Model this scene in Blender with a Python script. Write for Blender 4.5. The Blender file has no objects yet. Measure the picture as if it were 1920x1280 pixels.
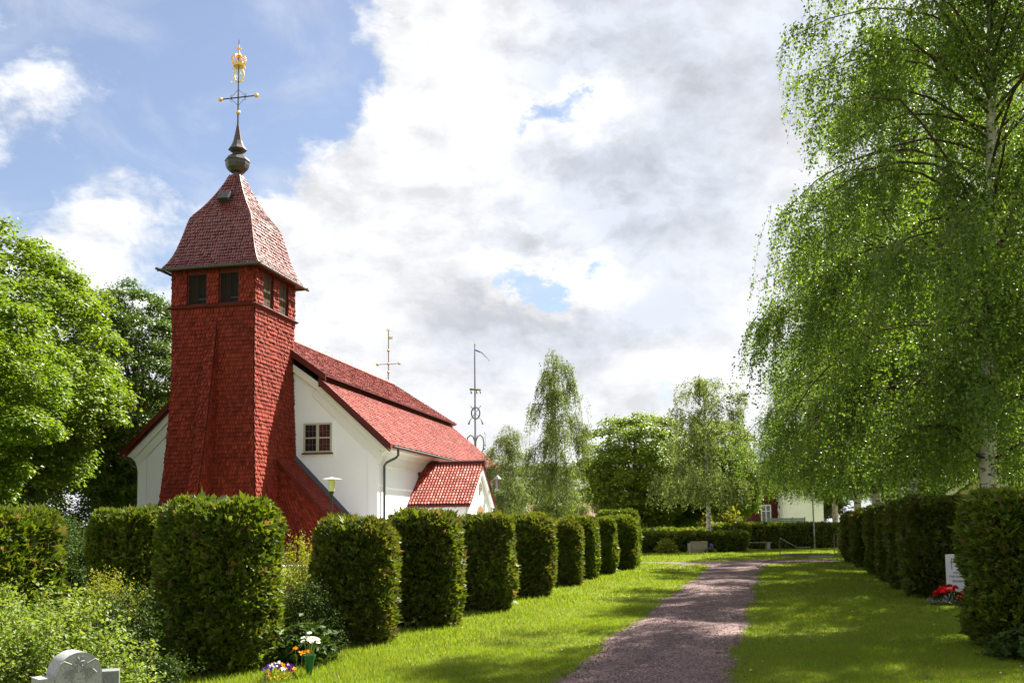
import bpy, math, random
import numpy as np
from mathutils import Vector, Matrix
R = math.radians
scene = bpy.context.scene

# ------------------------------------------------------------------ camera, sky, sun, exposure
CAM_F, PITCH, ROLL = 1750.0, R(4.5), 0.010
cam = bpy.data.cameras.new('camera')
cam.sensor_width = 36.0
cam.lens = CAM_F / 1920 * 36
cam.shift_y = 0.1054
cam.clip_start, cam.clip_end = 0.1, 3000
camo = bpy.data.objects.new('camera', cam)
scene.collection.objects.link(camo)
_f = Vector((0, math.cos(PITCH), math.sin(PITCH))); _r = Vector((1, 0, 0)); _u = _r.cross(_f)
_r2 = _r * math.cos(ROLL) - _u * math.sin(ROLL); _u2 = _r * math.sin(ROLL) + _u * math.cos(ROLL)
camo.matrix_world = Matrix(((_r2.x, _u2.x, -_f.x, 0), (_r2.y, _u2.y, -_f.y, 0), (_r2.z, _u2.z, -_f.z, 1.65), (0, 0, 0, 1)))
scene.camera = camo

SUN_AZ, SUN_EL = R(43), R(50)
sun_dir = Vector((math.sin(SUN_AZ) * math.cos(SUN_EL), math.cos(SUN_AZ) * math.cos(SUN_EL), math.sin(SUN_EL)))
sl = bpy.data.lights.new('sun', 'SUN')
sl.energy, sl.angle, sl.color = 5.0, R(0.55), (1.0, 0.93, 0.80)
suno = bpy.data.objects.new('sun', sl)
suno.rotation_euler = sun_dir.to_track_quat('Z', 'Y').to_euler()
suno.location = (40, 30, 60)
scene.collection.objects.link(suno)
scene.view_settings.view_transform = 'Standard'
scene.view_settings.look = 'None'
scene.view_settings.exposure = 2.1
scene.view_settings.gamma = 1.0
scene.render.engine = 'CYCLES'
scene.cycles.max_bounces = 8
scene.cycles.transmission_bounces = 6
scene.cycles.sample_clamp_indirect = 4.0
scene.cycles.use_denoising = True

world = bpy.data.worlds.new('World'); scene.world = world; world.use_nodes = True
class NT:
    def __init__(s, tree): s.t = tree; s.n = tree.nodes; s.l = tree.links
    def node(s, typ, ins=None, **kw):
        nd = s.n.new(typ)
        for k, v in kw.items(): setattr(nd, k, v)
        for k, v in (ins or {}).items():
            if isinstance(v, bpy.types.NodeSocket): s.l.new(v, nd.inputs[k])
            else: nd.inputs[k].default_value = v
        return nd
    def math(s, op, a, b=None, c=None, clamp=False):
        nd = s.n.new('ShaderNodeMath'); nd.operation = op; nd.use_clamp = clamp
        for i, v in enumerate((a, b, c)):
            if v is None: continue
            if isinstance(v, bpy.types.NodeSocket): s.l.new(v, nd.inputs[i])
            else: nd.inputs[i].default_value = v
        return nd.outputs[0]
    def noise(s, vec, scale, detail=4, rough=0.55, dist=0.0, dims='3D'):
        nd = s.node('ShaderNodeTexNoise', {'Scale': scale, 'Detail': detail, 'Roughness': rough, 'Distortion': dist}, noise_dimensions=dims)
        if vec is not None: s.l.new(vec, nd.inputs['Vector'])
        return nd.outputs['Fac']
    def mix(s, fac, a, b, blend='MIX'):
        nd = s.n.new('ShaderNodeMix'); nd.data_type = 'RGBA'; nd.blend_type = blend
        for i, v in ((0, fac), (6, a), (7, b)):
            if isinstance(v, bpy.types.NodeSocket): s.l.new(v, nd.inputs[i])
            elif i == 0: nd.inputs[i].default_value = v
            else: nd.inputs[i].default_value = (*v[:3], 1)
        return nd.outputs[2]
    def ss(s, x, lo, hi, a=0.0, b=1.0):
        nd = s.n.new('ShaderNodeMapRange'); nd.interpolation_type = 'SMOOTHSTEP'
        s.l.new(x, nd.inputs['Value'])
        for k, v in (('From Min', lo), ('From Max', hi), ('To Min', a), ('To Max', b)): nd.inputs[k].default_value = v
        return nd.outputs['Result']

def build_world():
    T = NT(world.node_tree); T.n.clear()
    out = T.node('ShaderNodeOutputWorld'); bg = T.node('ShaderNodeBackground', {'Strength': 0.050})
    T.l.new(bg.outputs[0], out.inputs[0])
    sky = T.node('ShaderNodeTexSky', sky_type='NISHITA', sun_disc=False, sun_elevation=SUN_EL, sun_rotation=SUN_AZ)
    sky.air_density = 1.0; sky.dust_density = 0.6; sky.ozone_density = 1.6
    tc = T.node('ShaderNodeTexCoord'); d = tc.outputs['Generated']
    def vec(op, a, b=None, **kw):
        ins = {0: a}
        if b is not None: ins[1] = b
        ins.update(kw); return T.node('ShaderNodeVectorMath', ins, operation=op).outputs[0]
    sc = vec('MULTIPLY', d, (1, 1, 1.6))
    wn = T.node('ShaderNodeTexNoise', {'Vector': sc, 'Scale': 6.0, 'Detail': 6.0, 'Roughness': 0.6}).outputs['Color']
    wv = vec('SUBTRACT', wn, (0.5, 0.5, 0.5))
    dw = vec('NORMALIZE', vec('ADD', d, vec('SCALE', wv, None, Scale=0.16)))            # ragged outlines
    def blob(c, k, amp):     # soft cap of directions round c
        dt = T.node('ShaderNodeVectorMath', {0: dw, 1: c}, operation='DOT_PRODUCT').outputs['Value']
        return T.math('MULTIPLY', T.math('EXPONENT', T.math('MULTIPLY', T.math('SUBTRACT', dt, 1.0), k)), amp)
    wf = T.node('ShaderNodeTexNoise', {'Vector': sc, 'Scale': 17.0, 'Detail': 6.0, 'Roughness': 0.65}).outputs['Color']
    dh = vec('ADD', d, vec('SCALE', vec('SUBTRACT', wf, (0.5, 0.5, 0.5)), None, Scale=0.10))
    def gap(c, k, amp):      # a flat gap between clouds
        df = vec('MULTIPLY', vec('SUBTRACT', dh, c), (1.0, 1.0, 2.3))
        r2 = T.node('ShaderNodeVectorMath', {0: df, 1: df}, operation='DOT_PRODUCT').outputs['Value']
        return T.math('MULTIPLY', T.math('EXPONENT', T.math('MULTIPLY', r2, -0.5 * k)), amp)
    def add(*xs):
        r = xs[0]
        for x in xs[1:]: r = T.math('ADD', r, x)
        return r
    ws = vec('ADD', sc, vec('SCALE', wv, None, Scale=0.07))
    f0 = T.noise(ws, 3.3, 10, 0.615, 0.0)
    f1 = T.noise(vec('ADD', ws, (0.016, 0.010, 0.034)), 3.3, 8, 0.60, 0.0)
    n2 = T.noise(vec('ADD', ws, (3.1, 7.7, 1.3)), 4.2, 6, 0.55, 0.0)
    dens = add(f0, 0.105, *[blob(c, k, a) for c, k, a in SKY_BLOBS], *[gap(c, k, a) for c, k, a in SKY_GAPS])
    cov = T.ss(dens, 0.475, 0.60)
    wisp = T.math('MULTIPLY', T.ss(T.noise(sc, 6.0, 8, 0.6, 0.5), 0.45, 0.75), 0.36)
    cov = T.math('MAXIMUM', cov, wisp)
    thick = T.ss(dens, 0.56, 0.86)
    greyf = T.math('MULTIPLY', thick, T.ss(add(n2, *[blob(c, k, a) for c, k, a in GREY_BLOBS]), 0.36, 0.70), clamp=True)
    relief = T.math('MULTIPLY', T.math('SUBTRACT', f0, f1), 2.3)
    lum = T.math('ADD', T.math('MULTIPLY', greyf, -0.19), 1.0)
    lum = T.math('ADD', lum, T.math('MAXIMUM', T.math('MINIMUM', relief, 0.09), -0.22))
    cl = T.mix(greyf, (4.82, 4.86, 4.98), (4.25, 4.50, 5.05))
    clc = T.node('ShaderNodeVectorMath', {0: cl, 'Scale': lum}, operation='SCALE').outputs[0]
    skyc = vec('SCALE', T.mix(0.20, sky.outputs[0], (3.9, 3.8, 4.6)), None, Scale=0.78)
    fin = T.mix(cov, skyc, clc)
    T.l.new(fin, bg.inputs['Color'])
SKY_BLOBS = [((-0.335, 0.850, 0.405), 55, -0.30), ((-0.221, 0.870, 0.440), 70, -0.24), ((-0.145, 0.865, 0.478), 130, -0.24), ((-0.43, 0.84, 0.30), 120, 0.16), ((-0.228, 0.892, 0.39), 300, -0.08),
             ((-0.383, 0.814, 0.437), 700, 0.12), ((-0.45, 0.775, 0.44), 600, 0.06),
             ((-0.067, 0.921, 0.384), 40, 0.26), ((-0.187, 0.898, 0.398), 300, 0.10), ((-0.363, 0.878, 0.311), 110, 0.16), ((0.181, 0.884, 0.431), 25, 0.18), ((0.03, 0.87, 0.49), 90, 0.14), ((0.0, 0.985, 0.17), 40, 0.08)]
SKY_GAPS = [((0.030, 0.913, 0.405), 380, -0.25), ((0.075, 0.912, 0.403), 380, -0.28), ((-0.035, 0.965, 0.270), 500, -0.22), ((0.015, 0.965, 0.262), 350, -0.30), ((0.065, 0.966, 0.248), 400, -0.30), ((0.153, 0.975, 0.161), 700, -0.20)]
GREY_BLOBS = [((0.181, 0.884, 0.431), 60, 0.14), ((0.106, 0.928, 0.357), 150, 0.08), ((-0.031, 0.95, 0.29), 150, 0.06), ((-0.067, 0.921, 0.384), 60, -0.25), ((-0.363, 0.878, 0.311), 50, -0.12), ((0.06, 0.871, 0.491), 100, 0.14), ((0.216, 0.949, 0.229), 150, 0.05)]
build_world()

# ------------------------------------------------------------------ materials
MATS = {}
def principled(name, col, rough=0.7, spec=0.3, metal=0.0, var=0.0, vscale=3.0, bump=0.0, bscale=20.0, island=0.0, col2=None, coords='Object', bdist=0.02):
    if name in MATS: return MATS[name]
    m = bpy.data.materials.new(name); m.use_nodes = True
    T = NT(m.node_tree); T.n.clear()
    out = T.node('ShaderNodeOutputMaterial')
    b = T.node('ShaderNodeBsdfPrincipled', {'Roughness': rough, 'Metallic': metal, 'Specular IOR Level': spec})
    T.l.new(b.outputs[0], out.inputs[0])
    tc = T.node('ShaderNodeTexCoord'); v = tc.outputs[coords]
    base = None
    c2 = col2 or tuple(c * 0.55 for c in col)
    if var > 0:
        base = T.mix(T.math('MULTIPLY', T.ss(T.noise(v, vscale, 6, 0.62), 0.35, 0.7), var), col, c2)
    if island > 0:
        g = T.node('ShaderNodeNewGeometry')
        f = T.math('ADD', T.math('MULTIPLY', g.outputs['Random Per Island'], 2 * island), 1.0 - island)
        src = base if base is not None else None
        nd = T.node('ShaderNodeVectorMath', {'Scale': f}, operation='SCALE')
        if src is not None: T.l.new(src, nd.inputs[0])
        else: nd.inputs[0].default_value = col
        base = nd.outputs[0]
    if base is not None: T.l.new(base, b.inputs['Base Color'])
    else: b.inputs['Base Color'].default_value = (*col, 1)
    if bump > 0:
        bp = T.node('ShaderNodeBump', {'Strength': bump, 'Distance': bdist, 'Height': T.noise(v, bscale, 5, 0.6)})
        T.l.new(bp.outputs[0], b.inputs['Normal'])
    MATS[name] = m
    return m

def leaf_mat(name, c1, c2, trans=0.42, rough=0.45, spec=0.35, dead=None, deadf=0.0, tcol=None, patch=0.0):
    m = bpy.data.materials.new(name); m.use_nodes = True
    T = NT(m.node_tree); T.n.clear()
    out = T.node('ShaderNodeOutputMaterial')
    g = T.node('ShaderNodeNewGeometry'); rnd = g.outputs['Random Per Island']
    col = T.mix(rnd, c1, c2)
    if patch > 0:
        tc = T.node('ShaderNodeTexCoord')
        pf = T.ss(T.noise(tc.outputs['Object'], 1.6, 3, 0.6), 0.42, 0.66)
        col = T.mix(T.math('MULTIPLY', pf, patch), col, dead or c2)
    if dead is not None and deadf > 0:
        r2 = T.math('FRACT', T.math('MULTIPLY', rnd, 57.31))
        col = T.mix(T.math('LESS_THAN', r2, deadf), col, dead)
    b = T.node('ShaderNodeBsdfPrincipled', {'Base Color': col, 'Roughness': rough, 'Specular IOR Level': spec})
    tcn = T.mix(1.0, col, tcol or (1.35, 1.25, 0.55), 'MULTIPLY')
    tr = T.node('ShaderNodeBsdfTranslucent', {'Color': tcn})
    mx = T.node('ShaderNodeMixShader', {0: trans, 1: b.outputs[0], 2: tr.outputs[0]})
    T.l.new(mx.outputs[0], out.inputs[0])
    MATS[name] = m
    return m

def shingle_mat(name, col, col2, rough, spec, island=0.32):
    m = bpy.data.materials.new(name); m.use_nodes = True
    T = NT(m.node_tree); T.n.clear()
    out = T.node('ShaderNodeOutputMaterial')
    g = T.node('ShaderNodeNewGeometry'); rnd = g.outputs['Random Per Island']
    tc = T.node('ShaderNodeTexCoord'); v = tc.outputs['Object']
    st = T.ss(T.noise(v, 0.7, 5, 0.6), 0.38, 0.66)
    col_ = T.mix(T.math('MULTIPLY', st, 0.55), col, col2)
    f = T.math('ADD', T.math('MULTIPLY', rnd, 2 * island), 1.0 - island)
    cc = T.node('ShaderNodeVectorMath', {0: col_, 'Scale': f}, operation='SCALE').outputs[0]
    rg = T.math('ADD', T.math('MULTIPLY', T.math('FRACT', T.math('MULTIPLY', rnd, 13.7)), 0.2), rough - 0.1)
    b = T.node('ShaderNodeBsdfPrincipled', {'Base Color': cc, 'Roughness': rg, 'Specular IOR Level': spec})
    mp = T.node('ShaderNodeMapping', {'Vector': v, 'Scale': (30, 30, 4)})
    bp = T.node('ShaderNodeBump', {'Strength': 0.25, 'Distance': 0.01, 'Height': T.noise(mp.outputs[0], 2.0, 4, 0.6)})
    T.l.new(bp.outputs[0], b.inputs['Normal'])
    T.l.new(b.outputs[0], out.inputs[0])
    MATS[name] = m
    return m

M_TOWER = shingle_mat('tower shingles', (0.205, 0.028, 0.015), (0.135, 0.018, 0.011), 0.75, 0.15)
M_TROOF = shingle_mat('tarred roof shingles', (0.175, 0.040, 0.036), (0.115, 0.028, 0.026), 0.40, 0.65)
M_NROOF = shingle_mat('nave roof shingles', (0.225, 0.031, 0.022), (0.155, 0.021, 0.016), 0.68, 0.18, 0.26)
M_TILE = shingle_mat('clay pantiles', (0.27, 0.036, 0.018), (0.18, 0.024, 0.014), 0.68, 0.2)
M_REDWOOD = principled('red painted wood', (0.075, 0.009, 0.007), 0.65, 0.25, var=0.5, vscale=2.0)
M_DARKRED = principled('dark red painted board', (0.10, 0.012, 0.010), 0.6, 0.3, var=0.4)
M_PLASTER = principled('white lime plaster', (0.83, 0.85, 0.92), 0.9, 0.1, var=0.30, vscale=0.8, col2=(0.73, 0.74, 0.78), bump=0.15, bscale=14)
M_TRIM = principled('grey white moulding', (0.74, 0.74, 0.74), 0.8, 0.15, var=0.2, vscale=1.5, col2=(0.6, 0.58, 0.54))
M_GUTTER = principled('grey painted metal', (0.055, 0.060, 0.058), 0.45, 0.5, var=0.4, vscale=3)
M_BLACKM = principled('black metal', (0.02, 0.021, 0.023), 0.4, 0.5)
M_COPPER = principled('dark copper sheet', (0.055, 0.056, 0.060), 0.42, 0.5, metal=0.4, var=0.6, vscale=2.5, col2=(0.10, 0.045, 0.040))
M_GOLD = principled('gilding', (0.80, 0.50, 0.16), 0.38, 0.5, metal=0.75, var=0.3, vscale=6, col2=(0.55, 0.33, 0.10))
M_GOLDLEAF = principled('pale gilding', (0.80, 0.66, 0.30), 0.5, 0.5, metal=0.35)
M_BROWNBOARD = principled('weathered brown boards', (0.17, 0.105, 0.055), 0.8, 0.15, var=0.7, vscale=4)
M_FRAME = principled('grey green window paint', (0.42, 0.40, 0.33), 0.6, 0.3)
M_GLASS = principled('window glass', (0.012, 0.014, 0.018), 0.06, 0.9)
M_LEAD = principled('lead bars', (0.10, 0.10, 0.11), 0.5, 0.4)
M_SLATE = principled('dark flashing', (0.05, 0.052, 0.058), 0.55, 0.4, var=0.3)
M_GRANITE = principled('light granite', (0.33, 0.335, 0.335), 0.75, 0.25, var=0.8, vscale=60, col2=(0.15, 0.15, 0.16), bump=0.2, bscale=60, bdist=0.004)
M_GRANITED = principled('dark granite', (0.16, 0.17, 0.18), 0.5, 0.4, var=0.7, vscale=50, bump=0.1, bscale=60, bdist=0.003)
M_BROWNSTONE = principled('brown granite', (0.26, 0.21, 0.17), 0.7, 0.25, var=0.5, vscale=12)
M_ENGRAVE = principled('engraved dark paint', (0.06, 0.06, 0.06), 0.8, 0.1)
M_STEEL = principled('galvanised steel', (0.30, 0.32, 0.33), 0.45, 0.5, metal=0.5, var=0.3)
M_WOODGREY = principled('weathered wood', (0.22, 0.17, 0.13), 0.85, 0.1, var=0.7, vscale=6, bump=0.3, bscale=30)
M_STONEKERB = principled('stone slab', (0.36, 0.34, 0.31), 0.85, 0.15, var=0.5, vscale=4)
M_LAMPGLASS = principled('yellowed lamp glass', (0.72, 0.66, 0.38), 0.35, 0.4)
M_LAMPWHITE = principled('lamp shade enamel', (0.66, 0.68, 0.66), 0.5, 0.3)
M_BARK = principled('grey brown bark', (0.10, 0.08, 0.06), 0.95, 0.1, var=0.7, vscale=8, bump=0.8, bscale=18, bdist=0.03)
M_TWIG = principled('dark twigs', (0.055, 0.036, 0.024), 0.9, 0.1)
M_EARTH = principled('dark soil', (0.045, 0.033, 0.024), 0.95, 0.05, var=0.6, vscale=8, bump=0.6, bscale=40)
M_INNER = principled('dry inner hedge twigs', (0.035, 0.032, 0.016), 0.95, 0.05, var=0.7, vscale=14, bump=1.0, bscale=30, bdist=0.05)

def birch_bark():
    m = bpy.data.materials.new('birch bark'); m.use_nodes = True
    T = NT(m.node_tree); T.n.clear()
    out = T.node('ShaderNodeOutputMaterial'); tc = T.node('ShaderNodeTexCoord'); v = tc.outputs['Object']
    mp = T.node('ShaderNodeMapping', {'Vector': v, 'Scale': (3, 3, 9)})
    marks = T.ss(T.noise(mp.outputs[0], 1.6, 5, 0.65, 0.6), 0.54, 0.62)
    c = T.mix(T.ss(T.noise(v, 3.0, 4, 0.6), 0.35, 0.7), (0.62, 0.58, 0.52), (0.44, 0.39, 0.34))
    c = T.mix(marks, c, (0.05, 0.042, 0.036))
    sep = T.node('ShaderNodeSeparateXYZ', {0: v})
    b = T.node('ShaderNodeBsdfPrincipled', {'Base Color': c, 'Roughness': 0.8, 'Specular IOR Level': 0.15})
    bp = T.node('ShaderNodeBump', {'Strength': 0.5, 'Distance': 0.02, 'Height': marks}); T.l.new(bp.outputs[0], b.inputs['Normal'])
    T.l.new(b.outputs[0], out.inputs[0]); return m
M_BIRCH = birch_bark()

L_BIRCH = leaf_mat('birch leaves', (0.060, 0.120, 0.018), (0.165, 0.230, 0.034), trans=0.56, rough=0.40, spec=0.40, tcol=(1.15, 1.2, 0.5))
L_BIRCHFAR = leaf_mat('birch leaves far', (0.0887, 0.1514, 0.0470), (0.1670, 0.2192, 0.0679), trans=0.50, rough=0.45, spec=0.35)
L_MAPLE = leaf_mat('maple leaves', (0.068, 0.142, 0.009), (0.155, 0.218, 0.014), trans=0.46, rough=0.45, spec=0.3)
L_MAPLED = leaf_mat('dark maple leaves', (0.085, 0.165, 0.013), (0.180, 0.245, 0.020), trans=0.42, rough=0.45, spec=0.3)
L_MAPLEX = leaf_mat('deep green maple leaves', (0.038, 0.085, 0.010), (0.085, 0.140, 0.014), trans=0.34, rough=0.45, spec=0.3)
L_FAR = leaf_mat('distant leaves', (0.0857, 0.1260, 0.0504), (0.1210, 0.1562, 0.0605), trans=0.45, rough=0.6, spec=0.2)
L_THUJA = leaf_mat('thuja sprays', (0.030, 0.066, 0.008), (0.140, 0.180, 0.014), trans=0.36, rough=0.55, spec=0.25, dead=(0.15, 0.105, 0.05), deadf=0.05)
L_THUJAB = leaf_mat('bronzed thuja sprays', (0.032, 0.062, 0.008), (0.130, 0.160, 0.015), trans=0.34, rough=0.55, spec=0.25, dead=(0.14, 0.10, 0.045), deadf=0.07, patch=0.22)
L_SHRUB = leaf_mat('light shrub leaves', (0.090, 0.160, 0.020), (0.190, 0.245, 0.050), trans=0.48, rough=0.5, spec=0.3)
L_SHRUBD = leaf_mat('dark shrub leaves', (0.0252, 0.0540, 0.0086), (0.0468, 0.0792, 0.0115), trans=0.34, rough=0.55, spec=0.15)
L_YELLOW = leaf_mat('yellow green shrub leaves', (0.170, 0.200, 0.020), (0.220, 0.240, 0.030), trans=0.45, rough=0.45, spec=0.3)
L_GRASS = leaf_mat('grass blades', (0.108, 0.196, 0.010), (0.208, 0.280, 0.020), trans=0.48, rough=0.5, spec=0.25, dead=(0.135, 0.125, 0.036), deadf=0.06, tcol=(1.3, 1.2, 0.5), patch=0.30)
L_HEDGE = leaf_mat('leafy hedge leaves', (0.060, 0.110, 0.016), (0.150, 0.190, 0.030), trans=0.45, rough=0.5, spec=0.3, dead=(0.16, 0.12, 0.05), deadf=0.06)
L_SILVER = leaf_mat('silver foliage', (0.14, 0.17, 0.15), (0.22, 0.25, 0.23), trans=0.2, rough=0.7, spec=0.1)
L_RED = leaf_mat('red petals', (0.5000, 0.0060, 0.0080), (0.6200, 0.0150, 0.0150), trans=0.3, rough=0.5, tcol=(1.1, 0.5, 0.5))
L_WHITE = leaf_mat('white petals', (0.7800, 0.7600, 0.7200), (0.8000, 0.8000, 0.7800), trans=0.3, rough=0.6, tcol=(1, 1, 1))
L_ORANGE = leaf_mat('orange petals', (0.7000, 0.3000, 0.0100), (0.7500, 0.3800, 0.0200), trans=0.35, rough=0.5, tcol=(1.1, 0.9, 0.4))
L_PURPLE = leaf_mat('violet petals', (0.07, 0.02, 0.22), (0.14, 0.03, 0.30), trans=0.3, rough=0.5, tcol=(1, 0.8, 1.2))

def ground_mat():
    m = bpy.data.materials.new('lawn soil and thatch'); m.use_nodes = True
    T = NT(m.node_tree); T.n.clear()
    out = T.node('ShaderNodeOutputMaterial'); tc = T.node('ShaderNodeTexCoord'); v = tc.outputs['Object']
    a = T.ss(T.noise(v, 0.9, 6, 0.6), 0.35, 0.68)
    c = T.mix(a, (0.095, 0.135, 0.010), (0.13, 0.15, 0.016))
    c = T.mix(T.math('MULTIPLY', T.ss(T.noise(v, 40, 4, 0.7), 0.45, 0.7), 0.5), c, (0.045, 0.055, 0.016))
    b = T.node('ShaderNodeBsdfPrincipled', {'Base Color': c, 'Roughness': 0.9, 'Specular IOR Level': 0.1})
    bp = T.node('ShaderNodeBump', {'Strength': 0.8, 'Distance': 0.03, 'Height': T.noise(v, 60, 4, 0.7)}); T.l.new(bp.outputs[0], b.inputs['Normal'])
    T.l.new(b.outputs[0], out.inputs[0]); return m
def gravel_mat():
    m = bpy.data.materials.new('purple brown gravel'); m.use_nodes = True
    T = NT(m.node_tree); T.n.clear()
    out = T.node('ShaderNodeOutputMaterial'); tc = T.node('ShaderNodeTexCoord'); v = tc.outputs['Object']
    vo = T.node('ShaderNodeTexVoronoi', {'Vector': v, 'Scale': 55.0, 'Randomness': 1.0}, feature='F1')
    sepc = T.node('ShaderNodeSeparateColor', {0: vo.outputs['Color']})
    c = T.mix(sepc.outputs[0], (0.055, 0.033, 0.032), (0.175, 0.110, 0.107))
    c = T.mix(T.math('GREATER_THAN', sepc.outputs[1], 0.86), c, (0.30, 0.22, 0.22))
    c = T.mix(T.math('MULTIPLY', T.ss(T.noise(v, 1.1, 5, 0.65), 0.42, 0.68), 0.45), c, (0.065, 0.047, 0.046))
    c = T.mix(T.math('MULTIPLY', T.ss(T.noise(v, 2.7, 6, 0.7), 0.60, 0.76), 0.35), c, (0.09, 0.10, 0.04))
    off = T.math('ABSOLUTE', T.math('ADD', T.node('ShaderNodeVectorMath', {0: v, 1: (0.9632, -0.2689, 0.0)}, operation='DOT_PRODUCT').outputs['Value'], 1.377))
    trk = T.math('MULTIPLY', T.ss(T.math('ABSOLUTE', T.math('SUBTRACT', off, 0.40)), 0.26, 0.05), T.ss(T.noise(v, 1.7, 5, 0.65), 0.32, 0.62))      # trodden strips
    c = T.mix(T.math('MULTIPLY', trk, 0.38), c, (0.18, 0.125, 0.12))
    b = T.node('ShaderNodeBsdfPrincipled', {'Base Color': c, 'Roughness': 0.85, 'Specular IOR Level': 0.2})
    h = T.math('ADD', T.math('MULTIPLY', vo.outputs['Distance'], -1.0), T.math('MULTIPLY', T.noise(v, 4, 4, 0.6), 0.6))
    bp = T.node('ShaderNodeBump', {'Strength': 0.9, 'Distance': 0.02, 'Height': h}); T.l.new(bp.outputs[0], b.inputs['Normal'])
    T.l.new(b.outputs[0], out.inputs[0]); return m
M_LAWN, M_GRAVEL = ground_mat(), gravel_mat()

# ------------------------------------------------------------------ builders
COL = scene.collection
def link(o, parent=None):
    COL.objects.link(o)
    if parent is not None: o.parent = parent
    return o
def tag(o, label=None, cat=None, group=None, kind=None):
    if label: o['label'] = label
    if cat: o['category'] = cat
    if group: o['group'] = group
    if kind: o['kind'] = kind
    return o
def empty(name, loc=(0, 0, 0), rz=0.0, label=None, cat=None, group=None):
    o = bpy.data.objects.new(name, None); o.empty_display_size = 0.3
    o.location = loc; o.rotation_euler = (0, 0, rz)
    link(o); return tag(o, label, cat, group)
def obj(name, me, mat=None, parent=None):
    if mat is not None and not me.materials: me.materials.append(mat)
    return link(bpy.data.objects.new(name, me), parent)

def mesh_np(name, V, quads=None, tris=None, smooth=False):
    me = bpy.data.meshes.new(name)
    V = np.asarray(V, dtype=np.float32).reshape(-1, 3)
    idx = []; sizes = []
    if quads is not None and len(quads): q = np.asarray(quads, dtype=np.int32).reshape(-1, 4); idx.append(q.ravel()); sizes.append(np.full(len(q), 4, np.int32))
    if tris is not None and len(tris): t = np.asarray(tris, dtype=np.int32).reshape(-1, 3); idx.append(t.ravel()); sizes.append(np.full(len(t), 3, np.int32))
    idx = np.concatenate(idx); sizes = np.concatenate(sizes)
    st = np.concatenate(([0], np.cumsum(sizes)[:-1])).astype(np.int32)
    me.vertices.add(len(V)); me.vertices.foreach_set('co', V.ravel())
    me.loops.add(len(idx)); me.loops.foreach_set('vertex_index', idx)
    me.polygons.add(len(sizes)); me.polygons.foreach_set('loop_start', st)
    me.polygons.foreach_set('use_smooth', np.full(len(sizes), bool(smooth)))
    me.update(calc_edges=True); me.validate()
    return me

class MB:
    def __init__(s): s.v = []; s.f = []
    def add(s, vs, fs):
        o = len(s.v); s.v += [tuple(p) for p in vs]; s.f += [tuple(i + o for i in f) for f in fs]; return s
    def box(s, lo, hi, M=None):
        x0, y0, z0 = lo; x1, y1, z1 = hi
        vs = [(x0, y0, z0), (x1, y0, z0), (x1, y1, z0), (x0, y1, z0), (x0, y0, z1), (x1, y0, z1), (x1, y1, z1), (x0, y1, z1)]
        if M is not None: vs = [tuple(M @ Vector(p)) for p in vs]
        return s.add(vs, [(0, 3, 2, 1), (4, 5, 6, 7), (0, 1, 5, 4), (1, 2, 6, 5), (2, 3, 7, 6), (3, 0, 4, 7)])
    def prism(s, poly, d):         # polygon (3d points) extruded by vector d
        n = len(poly); d = Vector(d); a = [Vector(p) for p in poly]; b = [p + d for p in a]
        return s.add([*a, *b], [tuple(range(n)), tuple(range(2 * n - 1, n - 1, -1))] + [(i, i + n, (i + 1) % n + n, (i + 1) % n) for i in range(n)])
    def tube(s, pts, r, n=8, cap=True):
        pts = [Vector(p) for p in pts]; rs = r if isinstance(r, (list, tuple)) else [r] * len(pts)
        vs = []; k = len(pts); prev = None
        for i, p in enumerate(pts):
            t = (pts[min(i + 1, k - 1)] - pts[max(i - 1, 0)]).normalized()
            if prev is None: a = Vector((0, 0, 1)) if abs(t.z) < 0.9 else Vector((1, 0, 0)); a = (a - t * a.dot(t)).normalized()
            else: a = (prev - t * prev.dot(t)).normalized()
            prev = a; b = t.cross(a)
            for j in range(n):
                an = 2 * math.pi * j / n; vs.append(p + (a * math.cos(an) + b * math.sin(an)) * rs[i])
        fs = [(i * n + j, i * n + (j + 1) % n, (i + 1) * n + (j + 1) % n, (i + 1) * n + j) for i in range(k - 1) for j in range(n)]
        if cap: fs += [tuple(range(n - 1, -1, -1)), tuple(range((k - 1) * n, k * n))]
        return s.add(vs, fs)
    def lathe(s, prof, n=12, c=(0, 0, 0), rot=0.0):      # prof: (radius, z)
        vs = []; k = len(prof)
        for r, z in prof:
            for j in range(n):
                a = rot + 2 * math.pi * j / n; vs.append((c[0] + r * math.cos(a), c[1] + r * math.sin(a), c[2] + z))
        fs = [(i * n + j, i * n + (j + 1) % n, (i + 1) * n + (j + 1) % n, (i + 1) * n + j) for i in range(k - 1) for j in range(n)]
        fs += [tuple(range(n - 1, -1, -1)), tuple(range((k - 1) * n, k * n))]
        return s.add(vs, fs)
    def ball(s, c, r, n=12, m=8):
        return s.lathe([(max(r * math.sin(math.pi * i / m), 1e-4), -r * math.cos(math.pi * i / m)) for i in range(m + 1)], n, c)
    def mesh(s, name, smooth=False):
        me = bpy.data.meshes.new(name); me.from_pydata([tuple(p) for p in s.v], [], s.f)
        if smooth: me.polygons.foreach_set('use_smooth', [True] * len(me.polygons))
        me.update(); return me
    def build(s, name, mat, parent=None, smooth=False): return obj(name, s.mesh(name, smooth), mat, parent)
def smooth_by_angle(o, deg=40):
    me = o.data
    me.polygons.foreach_set('use_smooth', [True] * len(me.polygons))
    try: me.set_sharp_from_angle(angle=R(deg))
    except Exception: pass
    return o

RNG = np.random.default_rng(7)
def unit(v): return v / np.maximum(np.linalg.norm(v, axis=-1, keepdims=True), 1e-9)

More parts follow.
